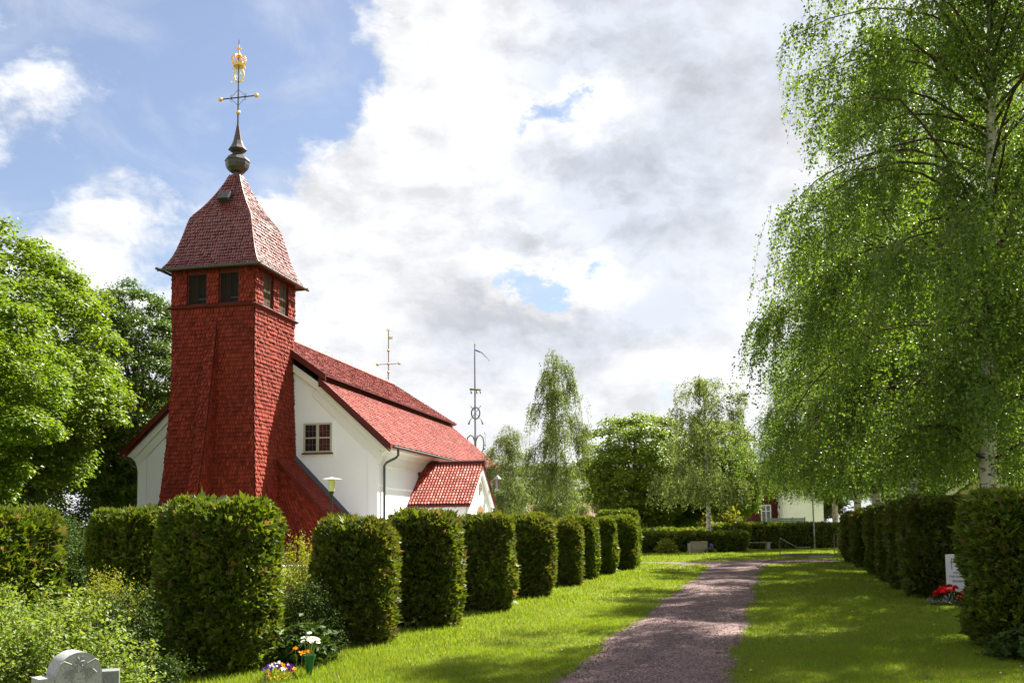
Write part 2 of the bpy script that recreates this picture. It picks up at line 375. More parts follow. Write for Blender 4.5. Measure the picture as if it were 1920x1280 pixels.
def shingles(rows, normals, width, rng, thick=0.022, tip=0.35, overlap=0.25, jit=0.012):
    """rows: list of (L, R) from bottom to top; each course of separate boards with chamfered lower ends"""
    V = []; Q = []; T3 = []; base = 0
    VA = []; QA = []
    for i in range(len(rows) - 1):
        L0, R0 = np.array(rows[i][0], float), np.array(rows[i][1], float); L1, R1 = np.array(rows[i + 1][0], float), np.array(rows[i + 1][1], float)
        n = np.array(normals[i], float)
        L1 = L1 + (L1 - L0) * overlap; R1 = R1 + (R1 - R0) * overlap
        W0 = np.linalg.norm(R0 - L0); k = max(1, int(round(W0 / width)))
        # board boundaries, jittered, half shift each course
        b = (np.arange(k + 1) - (0.5 if i % 2 else 0.0)) / k
        if i % 2: b = np.append(b, 1.0)
        b = b + np.where((b > 0.001) & (b < 0.999), rng.uniform(-0.13, 0.13, len(b)) / k, 0); b = np.clip(b, 0, 1)
        g = 0.095 / k
        a0, a1 = b[:-1] + g, b[1:] - g
        ok = (a1 - a0) > 0.25 / k; a0, a1 = a0[ok], a1[ok]; m = len(a0)
        if m == 0: continue
        v = (L1 + R1) / 2 - (L0 + R0) / 2; lv = np.linalg.norm(v); vd = v / lv
        dj = rng.uniform(-jit, jit, (m, 1)); tj = thick * rng.uniform(0.6, 1.7, (m, 1))
        def P(a, t): return (L0 + (R0 - L0) * a[:, None]) * (1 - t) + (L1 + (R1 - L1) * a[:, None]) * t
        tl, tr = P(a0, 1.0) + n * 0.003, P(a1, 1.0) + n * 0.003
        da = (a1 - a0)
        c = tip * min(1.0, 0.06 / lv * 1.0)
        l_, r_ = P(a0, c) + n * tj + vd * dj, P(a1, c) + n * tj + vd * dj
        bl, br = P(a0 + da * 0.32, 0.0) + n * tj + vd * dj, P(a1 - da * 0.32, 0.0) + n * tj + vd * dj
        lb, rb, blb, brb = l_ - n * tj, r_ - n * tj, bl - n * tj, br - n * tj
        st = np.stack([tl, tr, r_, br, bl, l_, lb, blb, brb, rb], axis=1).reshape(-1, 3)
        o = base + np.arange(m)[:, None] * 10
        q = np.concatenate([o + np.array([[5, 2, 1, 0]]), o + np.array([[4, 3, 2, 5]]), o + np.array([[7, 8, 3, 4]]), o + np.array([[6, 7, 4, 5]]), o + np.array([[8, 9, 2, 3]])])
        VA.append(st); QA.append(q); base += m * 10
    return mesh_np('shingles', np.concatenate(VA), np.concatenate(QA))

def patch_rows(BL, BR, TR, TL, expo):
    BL, BR, TR, TL = [np.array(p, float) for p in (BL, BR, TR, TL)]
    h = np.linalg.norm((TL + TR) / 2 - (BL + BR) / 2); k = max(1, int(round(h / expo)))
    n = np.cross(BR - BL, (TL + TR) / 2 - (BL + BR) / 2); n /= np.linalg.norm(n)
    rows = [(BL + (TL - BL) * i / k, BR + (TR - BR) * i / k) for i in range(k + 1)]
    return rows, [n] * (k + 1)
def shingle_patch(name, BL, BR, TR, TL, expo, width, mat, parent, rng, **kw):
    rows, ns = patch_rows(BL, BR, TR, TL, expo)
    o = obj(name, shingles(rows, ns, width, rng, **kw), mat, parent); o['kind'] = 'stuff'; return o

# ------------------------------------------------------------------ foliage builders (numpy)
def kite_mesh(name, P, ax, nr, L, W, fold=0.25, mid=0.42):
    ax = unit(ax); sd = unit(np.cross(ax, nr)); nn = np.cross(sd, ax)
    L = L[:, None]; W = W[:, None]
    m = P + ax * L * mid + nn * W * fold
    V = np.stack([P, m + sd * W * 0.5, P + ax * L, m - sd * W * 0.5], axis=1).reshape(-1, 3)
    q = np.arange(len(P) * 4, dtype=np.int32).reshape(-1, 4)
    return mesh_np(name, V, q)
def rand_unit(n, rng): return unit(rng.normal(size=(n, 3)))
def ribbon_mesh(name, pts, w, rng):          # pts S,K,3
    S, K, _ = pts.shape
    sd = rand_unit(S, rng)[:, None, :] * np.linspace(1.0, 0.35, K)[None, :, None] * w
    V = np.stack([pts - sd, pts + sd], axis=2).reshape(-1, 3)
    o = (np.arange(S)[:, None] * K + np.arange(K - 1)[None, :]).reshape(-1, 1) * 2
    return mesh_np(name, V, o + np.array([[0, 1, 3, 2]]))

def birch(seed, H, Rm, nl, ns, leaf, zmin, trunk_r, lpm=34, droop=1.0, start=0.16, dense_in=0.2, wind=0.0, tw=0.004, maxlen=2.6, grp=30):
    rng = np.random.default_rng(seed); random.seed(seed)
    ph = rng.uniform(0, 6.28, 2)
    def trunk(t):
        t = np.asarray(t, float)
        return np.stack([0.02 * H * (np.sin(2.3 * t + ph[0]) - math.sin(ph[0])), 0.02 * H * (np.sin(2.0 * t + ph[1]) - math.sin(ph[1])), t * H], axis=-1)
    mb = MB(); ts = np.linspace(0, 0.97, 12)
    mb.tube([trunk(t) for t in ts], [trunk_r * (1.25 if t == 0 else 1.0) * (1 - 0.93 * t) + 0.01 for t in ts], 9)
    tr = mb.mesh('trunk', True)
    def env(t):
        up = np.clip((1 - t) / 0.42, 0, 1) ** 0.6 * (1 - 0.12 * np.clip((t - 0.36) / 0.3, 0, 1))
        lo = 0.72 + 0.28 * np.clip((t - 0.1) / 0.26, 0, 1)
        return np.where(t > 0.36, up, lo)
    lim = MB(); LS = []; 
    for i in range(nl):
        t = start + (0.98 - start) * (max(i + rng.uniform(-0.4, 0.4), 0.0) / nl) ** 0.92
        t = min(max(t, start), 0.985)
        az = i * 2.39996 + rng.uniform(-0.5, 0.5)
        ln = max(0.35, float(env(np.array(t))) * Rm * rng.uniform(0.62, 1.12))
        rise = rng.uniform(0.45, 0.95) * (0.8 if t < 0.5 else 1.0)
        s = np.linspace(0, 1, 7); h = np.array([math.cos(az), math.sin(az), 0.0])
        k = rng.uniform(-0.5, 0.5)
        side = np.array([-h[1], h[0], 0]) * k
        p = trunk(t)[None, :] + h[None, :] * (ln * s)[:, None] + side[None, :] * (ln * 0.35 * s ** 2)[:, None]
        p[:, 2] += ln * (rise * s * 1.5 - (droop if t > 0.34 else droop * 1.2) * 1.05 * s ** 2.2)
        p += np.cumsum(rng.normal(0, 0.075 * ln * 0.35, (7, 3)), axis=0) * s[:, None]
        p[1:, 2] = np.maximum(p[1:, 2], zmin + 0.9)
        r0 = trunk_r * 0.20 * (1 - 0.75 * t) + 0.006
        lim.tube(list(p), [r0 * (1 - 0.85 * u) + 0.004 for u in s], 5, cap=False)
        LS.append((p, ln))
    br = lim.mesh('branches', True)
    lens = np.array([l for _, l in LS]); pr = lens ** 1.35; pr /= pr.sum()
    nc = ns // grp; cp = rng.choice(len(LS), nc, p=pr); cs_ = np.where(rng.uniform(size=nc) < 0.38, rng.uniform(0.04, 0.40, nc), rng.uniform(dense_in, 1.0, nc) ** 0.8)
    nt = min(len(LS), nc); cp[:nt] = rng.permutation(len(LS))[:nt]; cs_[:nt] = rng.uniform(0.86, 1.0, nt)      # every limb tip carries leaves
    cw = rng.uniform(0.25, 1.0, nc) ** 1.5; ci = rng.choice(nc, ns, p=cw / cw.sum()); pick = cp[ci]
    s = np.clip(cs_[ci] + rng.normal(0, 0.05, ns), 0, 1)
    PP = np.stack([p for p, _ in LS])[pick]
    f = s * 6; i0 = np.minimum(f.astype(int), 5); fr = (f - i0)[:, None]
    st = PP[np.arange(ns), i0] * (1 - fr) + PP[np.arange(ns), i0 + 1] * fr
    st += rng.normal(0, 0.21, (ns, 3)) * np.array([1, 1, 0.7])
    out = unit(st * np.array([1, 1, 0]) + 1e-6)
    ln = rng.uniform(0.35, 1.0, ns) ** 1.2 * maxlen * np.clip(0.35 + 0.75 * lens[pick] / Rm, 0.3, 1.1)
    ln = np.where(st[:, 2] < 0.42 * H, ln * 1.55, ln)
    ln = np.minimum(ln, np.maximum(st[:, 2] - zmin + rng.uniform(-0.3, 0.5, ns), 0.25))
    K = 7; u = np.linspace(0, 1, K)[None, :, None]
    dr = unit(out + rng.normal(0, 0.8, (ns, 3)) * np.array([1, 1, 0.0])) * rng.uniform(0.10, 0.42, (ns, 1))
    w = np.array([wind, wind * 0.4, 0.0])
    pts = st[:, None, :] + ln[:, None, None] * (dr[:, None, :] * (u ** 0.7) + w * u ** 2 - np.array([0, 0, 1.0]) * (u ** 1.25) * 0.92 + np.array([0, 0, 1.0]) * u * (1 - u) * 0.25)
    tw_me = ribbon_mesh('twigs', pts[:, ::2], tw, rng)
    n = np.maximum((ln * lpm).astype(int), 5); sid = np.repeat(np.arange(ns), n); N = len(sid)
    uu = rng.uniform(0.02, 1.0, N); f = uu * (K - 1); i0 = np.minimum(f.astype(int), K - 2); fr = (f - i0)[:, None]
    a, b = pts[sid, i0], pts[sid, i0 + 1]
    P = a * (1 - fr) + b * fr
    off = rand_unit(N, rng); P = P + off * rng.uniform(0.005, 0.07, (N, 1)) 
    ax = off * 0.8 + np.array([0, 0, -0.7]) + rng.normal(0, 0.35, (N, 3))
    L = leaf * rng.uniform(0.65, 1.25, N)
    lf = kite_mesh('leaves', P, ax, rand_unit(N, rng), L, L * rng.uniform(0.6, 0.85, N), 0.15, 0.38)
    return dict(trunk=tr, branches=br, twigs=tw_me, leaves=lf)

def broadleaf(seed, Rx, Rz, cz, nclump, per, leaf, cl=(0.55, 1.1), trunk_r=0.3, lob=0.18, inner=0.45, nbr=70):
    rng = np.random.default_rng(seed)
    i = np.arange(nclump) + 0.5
    zc = 1 - 2 * i / nclump; az = i * 2.39996
    d = np.stack([np.sqrt(1 - zc ** 2) * np.cos(az), np.sqrt(1 - zc ** 2) * np.sin(az), zc], axis=1); d = unit(d + rng.normal(0, 0.12, d.shape))
    ks = rng.normal(size=(7, 3)) * 2.6; phs = rng.uniform(0, 6.28, 7)
    lobes = np.sum(np.sin(d @ ks.T + phs), axis=1) / 7 * 1.6
    rad = (1 + lob * lobes) * np.where(rng.uniform(size=nclump) < inner, rng.uniform(0.45, 0.85, nclump), rng.uniform(0.86, 1.02, nclump))
    squash = np.where(d[:, 2] < -0.2, 0.85, 1.0)
    C = d * rad[:, None] * np.array([Rx, Rx, Rz]) * squash[:, None]; C[:, 2] += cz
    cr = rng.uniform(cl[0], cl[1], nclump)
    n = np.maximum((per * (cr / np.mean(cl)) ** 2).astype(int), 20); cid = np.repeat(np.arange(nclump), n); N = len(cid)
    q = rand_unit(N, rng); q[:, 2] = np.abs(q[:, 2]) * 1.0 - 0.25 * (rng.uniform(size=N) < 0.5)
    q = unit(q + d[cid] * 0.45)
    rr = rng.uniform(0.55, 1.0, N) ** 0.6 * (1 + 0.18 * rng.normal(size=N))
    P = C[cid] + q * (cr[cid] * rr)[:, None] * np.array([1.08, 1.08, 0.80])
    nr = unit(q * 0.7 + np.array([0, 0, 0.8]) + rng.normal(0, 0.45, (N, 3)))
    ax = rng.normal(size=(N, 3)) + q * 0.9 + np.array([0, 0, -0.5]); ax = ax - nr * np.sum(ax * nr, axis=1, keepdims=True)
    L = leaf * rng.uniform(0.6, 1.3, N)
    lf = kite_mesh('leaves', P, ax, nr, L, L * rng.uniform(0.75, 1.05, N), 0.14, 0.45)
    mb = MB(); top = cz + Rz * 0.75
    tp = [(0, 0, 0), (0.02 * Rx, 0.03 * Rx, cz * 0.35), (-0.03 * Rx, 0.0, cz * 0.75), (0.02 * Rx, 0.02 * Rx, cz + Rz * 0.3), (0, 0, top)]
    mb.tube(tp, [trunk_r * 1.3, trunk_r, trunk_r * 0.75, trunk_r * 0.4, 0.03], 9)
    tr = mb.mesh('trunk', True)
    bb = MB()
    for j in rng.choice(nclump, min(nbr, nclump), replace=False):
        c = C[j]; z0 = max(cz - Rz * 0.85, min(c[2] * 0.55 + rng.uniform(-0.5, 0.5), top - 0.5)); z0 = max(z0, 0.8)
        s = np.array([0, 0, z0]); m1 = s * 0.6 + c * 0.4 + np.array([0, 0, 0.10 * np.linalg.norm(c - s)]) + rng.normal(0, 0.12, 3); m2 = s * 0.25 + c * 0.75 + np.array([0, 0, 0.05]) + rng.normal(0, 0.12, 3)
        r0 = trunk_r * rng.uniform(0.16, 0.32)
        bb.tube([s, m1, m2, c], [r0, r0 * 0.7, r0 * 0.4, 0.015], 5, cap=False)
    return dict(trunk=tr, branches=bb.mesh('branches', True), leaves=lf)

def rounded_box_points(n, w, d, h, rc, rt, rng, lump=0.05):
    """points and outward normals on a block with rounded uprights and a rounded top rim"""
    hw, hd = w / 2, d / 2
    area = np.array([2 * (w + d) * h * 0.9, w * d * 1.1]); k = rng.choice(2, n, p=area / area.sum())
    per = rng.uniform(0, 2 * (w + d), n)
    x = np.where(per < w, per - hw, np.where(per < w + d, hw, np.where(per < 2 * w + d, hw - (per - w - d), -hw)))
    y = np.where(per < w, -hd, np.where(per < w + d, per - w - hd, np.where(per < 2 * w + d, hd, hd - (per - 2 * w - d))))
    z = rng.uniform(0.0, h, n)
    tx, ty = rng.uniform(-hw, hw, n), rng.uniform(-hd, hd, n)
    x = np.where(k == 1, tx, x); y = np.where(k == 1, ty, y); z = np.where(k == 1, h, z)
    ix, iy = np.clip(x, -hw + rc, hw - rc), np.clip(y, -hd + rc, hd - rc)
    nh = np.stack([x - ix, y - iy], axis=1); lh = np.linalg.norm(nh, axis=1, keepdims=True)
    nh = np.where(lh > 1e-6, nh / np.maximum(lh, 1e-6), 0)
    rho = np.minimum(lh[:, 0], rc)                       # horizontal distance from inner core
    # top rim rounding
    zz = np.clip((z - (h - rt)) / rt, 0, 1)
    ang = np.where(k == 1, np.arccos(np.clip(rho / rc, 0, 1)), np.arcsin(np.clip(zz, 0, 1)) * 0.999)
    ang = np.where((k == 0) & (z < h - rt), 0.0, ang)
    ca, sa = np.cos(ang), np.sin(ang)
    px = ix + nh[:, 0] * np.where(k == 1, rho, rc - rt + rt * ca) ; py = iy + nh[:, 1] * np.where(k == 1, rho, rc - rt + rt * ca)
    pz = np.where(k == 1, h - rt + rt * np.where(rho > rc - rt, np.sqrt(np.clip(1 - ((rho - (rc - rt)) / rt) ** 2, 0, 1)), 1.0), np.where(z < h - rt, z, h - rt + rt * sa))
    N = np.stack([nh[:, 0] * ca, nh[:, 1] * ca, np.where(k == 1, np.maximum(sa, 0.5), sa)], axis=1); N = unit(N + 1e-6)
    P = np.stack([px, py, pz], axis=1)
    ks = rng.normal(size=(6, 3)) * 4.0; ph = rng.uniform(0, 6.28, 6)
    P = P + N * (np.sum(np.sin(P @ ks.T + ph), axis=1) / 6 * lump * 1.6)[:, None]
    taper = 1 - 0.10 * np.clip(0.35 - P[:, 2], 0, 0.35) / 0.35
    P[:, 0] *= taper; P[:, 1] *= taper
    return P, N

def thuja(seed, w, d, h, n, spray=0.085, rc=0.46, rt=0.30, lump=0.05):
    rng = np.random.default_rng(seed)
    P, N = rounded_box_points(n, w, d, h, rc, rt, rng, lump)
    ks = rng.normal(size=(8, 3)) * 11.0; ph = rng.uniform(0, 6.28, 8)
    tuft = np.sum(np.sin(P @ ks.T + ph), axis=1, keepdims=True) / 8
    P = P - N * ((rng.uniform(0, 1, (n, 1)) ** 1.3) * 0.15 - tuft * 0.05)
    up = np.array([0, 0, 1.0])
    ax = unit(N * 0.62 + up * rng.uniform(-0.1, 0.85, (n, 1)) + rng.normal(0, 0.42, (n, 3)))
    top = N[:, 2] > 0.55
    ax = np.where(top[:, None], unit(ax * 0.6 + up * 0.35 + rng.normal(0, 0.55, (n, 3))), ax)
    nr = unit(np.cross(ax, rand_unit(n, rng)))
    sd = np.cross(ax, nr)
    S = spray * rng.uniform(0.6, 1.35, n)
    out = rng.uniform(size=n) < 0.02; S = np.where(out, S * 1.7, S); S = np.where(top, S * 1.05, S)
    Vs = []
    for a, sc, o in ((0.0, 1.0, 0.15), (0.55, 0.78, 0.05), (-0.55, 0.78, 0.05)):
        a2 = a + rng.normal(0, 0.12, n)
        dx = ax * np.cos(a2)[:, None] + sd * np.sin(a2)[:, None]; s2 = np.cross(dx, nr)
        L = (S * sc)[:, None]; W = L * 0.34; b = P + ax * L * o * 0.5
        Vs.append(np.stack([b, b + dx * L * 0.55 + s2 * W * 0.5, b + dx * L, b + dx * L * 0.55 - s2 * W * 0.5], axis=1))
    # the three kites share their root, so one spray is one island
    V = np.stack(Vs, axis=1)                         # n,3,4,3
    root = V[:, 0:1, 0, :]
    VV = np.concatenate([root, V[:, :, 1:, :].reshape(n, 9, 3)], axis=1).reshape(-1, 3)
    o = np.arange(n)[:, None] * 10
    q = np.concatenate([o + np.array([[0, 1, 2, 3]]), o + np.array([[0, 4, 5, 6]]), o + np.array([[0, 7, 8, 9]])])
    fol = mesh_np('foliage', VV, q)
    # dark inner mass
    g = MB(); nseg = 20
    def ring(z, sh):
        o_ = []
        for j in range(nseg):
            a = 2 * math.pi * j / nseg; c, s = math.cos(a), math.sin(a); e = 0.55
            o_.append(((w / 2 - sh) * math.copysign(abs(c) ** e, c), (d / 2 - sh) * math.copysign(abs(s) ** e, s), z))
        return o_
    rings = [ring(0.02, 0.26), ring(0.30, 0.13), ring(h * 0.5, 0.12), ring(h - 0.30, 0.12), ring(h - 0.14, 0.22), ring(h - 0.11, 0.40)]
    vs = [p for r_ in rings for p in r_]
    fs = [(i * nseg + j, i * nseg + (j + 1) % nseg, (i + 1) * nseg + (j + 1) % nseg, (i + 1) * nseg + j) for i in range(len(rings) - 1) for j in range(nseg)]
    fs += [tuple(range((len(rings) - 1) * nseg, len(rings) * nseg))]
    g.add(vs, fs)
    return fol, g.mesh('inner_twigs', True)

def shrub(seed, rx, ry, h, n, leaf, nst=60, loose=0.18, elong=1.6):
    rng = np.random.default_rng(seed)
    ns = nst * 6
    d = rand_unit(ns, rng); d[:, 2] = np.abs(d[:, 2]); tip = d * np.array([rx, ry, h]) * rng.uniform(0.72, 1.18, (ns, 1))
    tip += rng.normal(0, loose * 0.35, (ns, 3)) * np.array([1, 1, 0.6])
    b = tip * np.array([0.45, 0.45, 0.25]) * rng.uniform(0.4, 1.0, (ns, 1)); b[:, 2] = np.maximum(b[:, 2], 0.0)
    K = 5; u = np.linspace(0, 1, K)[None, :, None]
    pts = b[:, None, :] * (1 - u) + tip[:, None, :] * u + np.array([0, 0, 1.0]) * u * (1 - u) * 0.25 * h
    tw = ribbon_mesh('stems', pts, 0.005, rng)
    sid = rng.integers(0, ns, n); uu = rng.uniform(0.25, 1.0, n) ** 0.6; f = uu * (K - 1); i0 = np.minimum(f.astype(int), K - 2); fr = (f - i0)[:, None]
    P = pts[sid, i0] * (1 - fr) + pts[sid, i0 + 1] * fr
    o = rand_unit(n, rng); P = P + o * rng.uniform(0.01, loose, (n, 1)); P[:, 2] = np.maximum(P[:, 2], 0.02)
    nr = unit(o * 0.5 + np.array([0, 0, 0.7]) + rng.normal(0, 0.5, (n, 3)))
    ax = o + rng.normal(0, 0.5, (n, 3)); ax = ax - nr * np.sum(ax * nr, axis=1, keepdims=True)
    L = leaf * rng.uniform(0.6, 1.3, n)
    return kite_mesh('leaves', P, ax, nr, L, L / elong, 0.15, 0.45), tw

# ------------------------------------------------------------------ ground, paths
def sheet(name, pts, z, mat):
    mb = MB(); mb.add([(x, y, z) for x, y in pts], [tuple(range(len(pts)))])
    o = mb.build(name, mat); o['kind'] = 'structure'; return o
sheet('ground', [(-400, -200), (400, -200), (400, 700), (-400, 700)], 0.0, M_LAWN)
DP = np.array([math.sin(R(15.6)), math.cos(R(15.6))]); NP = np.array([DP[1], -DP[0]])
P0 = np.array([1.29, 9.74])                       # middle of the path near the camera
PW = 0.90
def path_edges():
    rng = np.random.default_rng(3); ss = np.arange(-22, 29.01, 0.22)
    def wob(ph, s): return 0.05 * np.sin(s * 1.1 + ph) + 0.035 * np.sin(s * 2.9 + 2 * ph) + rng.normal(0, 0.022, len(s))
    l = -PW + wob(0.3, ss); r = PW + wob(1.9, ss)
    # flares into the crossing path at its far end
    fl = np.clip((ss - 23.5) / 4.5, 0, 1) ** 2
    l = l - fl * 0.7; r = r + fl * 0.6
    return ss, l, r
ss, el, er = path_edges()
vs = []; fs = []
for i, s in enumerate(ss):
    for t in np.linspace(0, 1, 7):
        v = el[i] * (1 - t) + er[i] * t
        p = P0 + DP * s + NP * v; crown = 0.035 * (1 - (2 * t - 1) ** 2)
        vs.append((p[0], p[1], 0.006 + crown))
for i in range(len(ss) - 1):
    for j in range(6): a = i * 7 + j; fs.append((a, a + 1, a + 8, a + 7))
mb = MB(); mb.add(vs, fs); o = mb.build('gravel_path', M_GRAVEL, smooth=True); o['kind'] = 'structure'
# crossing path at the end
cx = []
rng = np.random.default_rng(5)
XL = np.arange(-14, 13.3, 0.5)
near = [(x, (37.3 if x < 6.0 else 36.8) + 0.02 * (x - 8) + rng.normal(0, 0.03) - (0.9 if 6.4 < x < 10.6 else 0.0)) for x in XL]
far = [(x, 38.1 + 0.02 * (x - 8) + rng.normal(0, 0.03) + 1.4 * max(0, min(1, (x - 7.5) / 3.0))) for x in XL[::-1]]
sheet('crossing_path', near + far, 0.010, M_GRAVEL)

# pale gravel sheet round the church, added to bounce neutral light onto its walls
M_BOUNCE = principled('pale yard gravel', (0.40, 0.385, 0.37), 0.9, 0.1, var=0.5, vscale=1.2, col2=(0.30, 0.285, 0.27), bump=0.4, bscale=60)
def bounce(r, f): c, s_ = math.cos(R(12)), math.sin(R(12)); return (-12.693 + r * c + f * s_, 42.411 - r * s_ + f * c)
sheet('bounce_gravel', [bounce(-11, -3.5), bounce(11.5, -3.5), bounce(12.5, 10), bounce(12, 36), bounce(-11, 36)], 0.006, M_BOUNCE)
# grass blades
def in_path(x, y, m=0.0):
    q = np.stack([x - P0[0], y - P0[1]], axis=1); s = q @ DP; v = q @ NP
    l = np.interp(s, ss, el); r = np.interp(s, ss, er)
    a = (s > -22) & (s < 28.8) & (v > l + m) & (v < r - m)
    nx = np.array([p[0] for p in near]); ny = np.array([p[1] for p in near]); fy = np.array([p[1] for p in far[::-1]])
    b = (x > -14) & (x < 13.2) & (y > np.interp(x, nx, ny)) & (y < np.interp(x, nx, fy))
    return a | b
def grass():
    rng = np.random.default_rng(11); PX = []; Wd = []; Ht = []
    for y0, y1, dens, wd, ht in ((8.4, 12.5, 3900, 0.0070, 0.050), (12.5, 19, 1700, 0.0105, 0.050), (19, 31, 560, 0.019, 0.052), (31, 54, 180, 0.034, 0.055)):
        xl, xr = -0.33 * y1 - 0.5, 0.56 * y1 + 1.2
        xl = max(xl, -5.0 if y1 < 32 else -1.0)
        n = int((xr - xl) * (y1 - y0) * dens); x = rng.uniform(xl, xr, n); y = rng.uniform(y0, y1, n)
        q = np.stack([x - P0[0], y - P0[1]], axis=1); v = q @ NP
        keep = (v > -5.2) & (v < 6.5) if y1 < 32 else (v > -5.2)
        keep &= ~in_path(x, y, 0.02 + 0.10 * (rng.uniform(size=n) < 0.25))
        # patchy turf
        pn = np.sin(x * 1.7 + 0.9 * np.sin(y * 1.1)) * np.sin(y * 1.3 + 0.7 * np.sin(x * 0.9))
        keep &= rng.uniform(size=n) < 0.86 + 0.14 * pn
        x, y, pn = x[keep], y[keep], pn[keep]
        PX.append(np.stack([x, y, np.zeros(len(x))], axis=1)); Wd.append(wd * rng.uniform(0.6, 1.4, len(x))); vv = v[keep]; edge = ((vv < -2.75) | (vv > 4.1)) & (rng.uniform(size=len(x)) < 0.5)
        Ht.append(ht * rng.uniform(0.45, 1.25, len(x)) * (1 + 0.2 * pn) * np.where(edge, 1.6, 1.0))
    P = np.concatenate(PX); W = np.concatenate(Wd)[:, None]; Hh = np.concatenate(Ht)[:, None]; N = len(P)
    a = rng.uniform(0, 6.283, N); sd = np.stack([np.cos(a), np.sin(a), np.zeros(N)], axis=1)
    ln = rng.normal(0, 0.45, (N, 3)) * np.array([1, 1, 0])
    tip = P + Hh * unit(np.array([0, 0, 1.0]) + ln)
    V = np.stack([P - sd * W * 0.5, P + sd * W * 0.5, tip], axis=1).reshape(-1, 3)
    me = mesh_np('lawn_grass', V, None, np.arange(N * 3).reshape(-1, 3))
    o = obj('lawn_grass', me, L_GRASS); tag(o, 'short mown green grass covering the lawn beside the gravel path', 'grass', kind='stuff')
grass()
def gravel_stones():
    rng = np.random.default_rng(17); n = 5500
    s = rng.uniform(-3, 16, n); s = -3 + 19 * rng.uniform(0, 1, n) ** 1.5; v = rng.uniform(-1, 1, n)
    v = np.where(rng.uniform(size=n) < 0.35, np.sign(v) * (0.80 + 0.26 * rng.uniform(size=n)), v * 0.9)
    p = P0[None, :] + DP[None, :] * s[:, None] + NP[None, :] * v[:, None]
    r = rng.uniform(0.006, 0.016, n)[:, None, None]
    oc = np.array([[1, 0, 0], [0, 1, 0], [-1, 0, 0], [0, -1, 0], [0, 0, 0.8], [0, 0, -0.8]], float)
    V = oc[None] * r * rng.uniform(0.7, 1.3, (n, 6, 1)); a = rng.uniform(0, 6.28, n); c, s_ = np.cos(a), np.sin(a)
    V = np.stack([V[..., 0] * c[:, None] - V[..., 1] * s_[:, None], V[..., 0] * s_[:, None] + V[..., 1] * c[:, None], V[..., 2]], axis=2)
    V[..., 0] += p[:, 0:1]; V[..., 1] += p[:, 1:2]; V[..., 2] += (0.008 + 0.035 * np.clip(1 - (v / PW) ** 2, 0, 1))[:, None]
    f = np.array([[0, 1, 4], [1, 2, 4], [2, 3, 4], [3, 0, 4], [1, 0, 5], [2, 1, 5], [3, 2, 5], [0, 3, 5]])
    me = mesh_np('gravel', V.reshape(-1, 3), None, (np.arange(n)[:, None, None] * 6 + f[None]).reshape(-1, 3))
    m = principled('loose gravel', (0.115, 0.075, 0.074), 0.85, 0.2, island=0.5)
    tag(obj('gravel', me, m), 'loose purple brown gravel scattered over the path', 'gravel', kind='stuff')
gravel_stones()

# ------------------------------------------------------------------ the church (x = right of its axis, y = along the nave)
CH = empty('church', (-12.693, 42.411, 0), R(-12), 'white church with a red shingled bell tower and red roofs behind the hedges', 'church')
rng = np.random.default_rng(21)
HWZ = [(0, 2.48), (1.5, 2.37), (2.9, 2.26), (4.3, 2.14), (5.9, 2.05), (8.2, 1.98), (10.0, 1.965), (11.0, 1.99), (11.24, 2.03)]
def hw(z): return float(np.interp(z, [a for a, _ in HWZ], [b for _, b in HWZ]))
def square_rings(prof, mb=None):
    mb = mb or MB(); n = len(prof)
    vs = [(sx * a, sy * a, z) for z, a in prof for sx, sy in ((-1, -1), (1, -1), (1, 1), (-1, 1))]
    fs = [(i * 4 + j, i * 4 + (j + 1) % 4, (i + 1) * 4 + (j + 1) % 4, (i + 1) * 4 + j) for i in range(n - 1) for j in range(4)] + [(3, 2, 1, 0), tuple(range(4 * n - 4, 4 * n))]
    return mb.add(vs, fs)
tw = square_rings([(z, a - 0.004) for z, a in HWZ]).build('tower_wall', M_REDWOOD, CH)
FACES = [(0, -1), (1, 0), (-1, 0)]
def face_rows(fx, fy, prof_z, fn, ins=0.0):
    rows = []; ns = []
    for z in prof_z:
        a = fn(z); n = np.array([fx, fy, 0.0]); t = np.array([-fy, fx, 0.0])
        rows.append((n * a - t * (a - ins) + [0, 0, z], n * a + t * (a - ins) + [0, 0, z])); ns.append(n)
    return rows, ns
for fx, fy in FACES:
    rows, ns = face_rows(fx, fy, np.arange(0.0, 11.25, 0.183), hw)
    obj('shingles', shingles(rows, ns, 0.135, rng, thick=0.042, tip=0.6), M_TOWER, tw)['kind'] = 'stuff'
# corner beads
# buttress in the middle of the front
def bp(z): return 0.02 + max(0.0, (10.75 - z)) * 0.144
bw = 0.235
bz = np.arange(0.0, 10.8, 0.183)
mb = MB(); n = len(bz); vs = []
for z in bz: a = -hw(z); vs += [(-bw, a - bp(z), z), (bw, a - bp(z), z), (bw, a + 0.1, z), (-bw, a + 0.1, z)]
mb.add(vs, [(i * 4 + j, i * 4 + (j + 1) % 4, (i + 1) * 4 + (j + 1) % 4, (i + 1) * 4 + j) for i in range(n - 1) for j in range(4)] + [tuple(range(4 * n - 4, 4 * n))])
bt = mb.build('buttress', M_REDWOOD, CH)
rows = [(np.array([-bw, -hw(z) - bp(z) - 0.003, z]), np.array([bw, -hw(z) - bp(z) - 0.003, z])) for z in bz]
obj('shingles', shingles(rows, [np.array([0, -0.99, 0.14])] * n, 0.15, rng, thick=0.042, tip=0.6), M_TOWER, bt)['kind'] = 'stuff'
for sx in (1, -1):
    rr = []
    for z in bz[:-2]:
        p, q = np.array([sx * (bw + 0.003), -hw(z) - bp(z), z]), np.array([sx * (bw + 0.003), -hw(z), z]); rr.append((p, q) if sx > 0 else (q, p))
    obj('shingles', shingles(rr, [np.array([sx, 0, 0.0])] * len(rr), 0.14, rng, thick=0.022, tip=0.5), M_TOWER, bt)['kind'] = 'stuff'
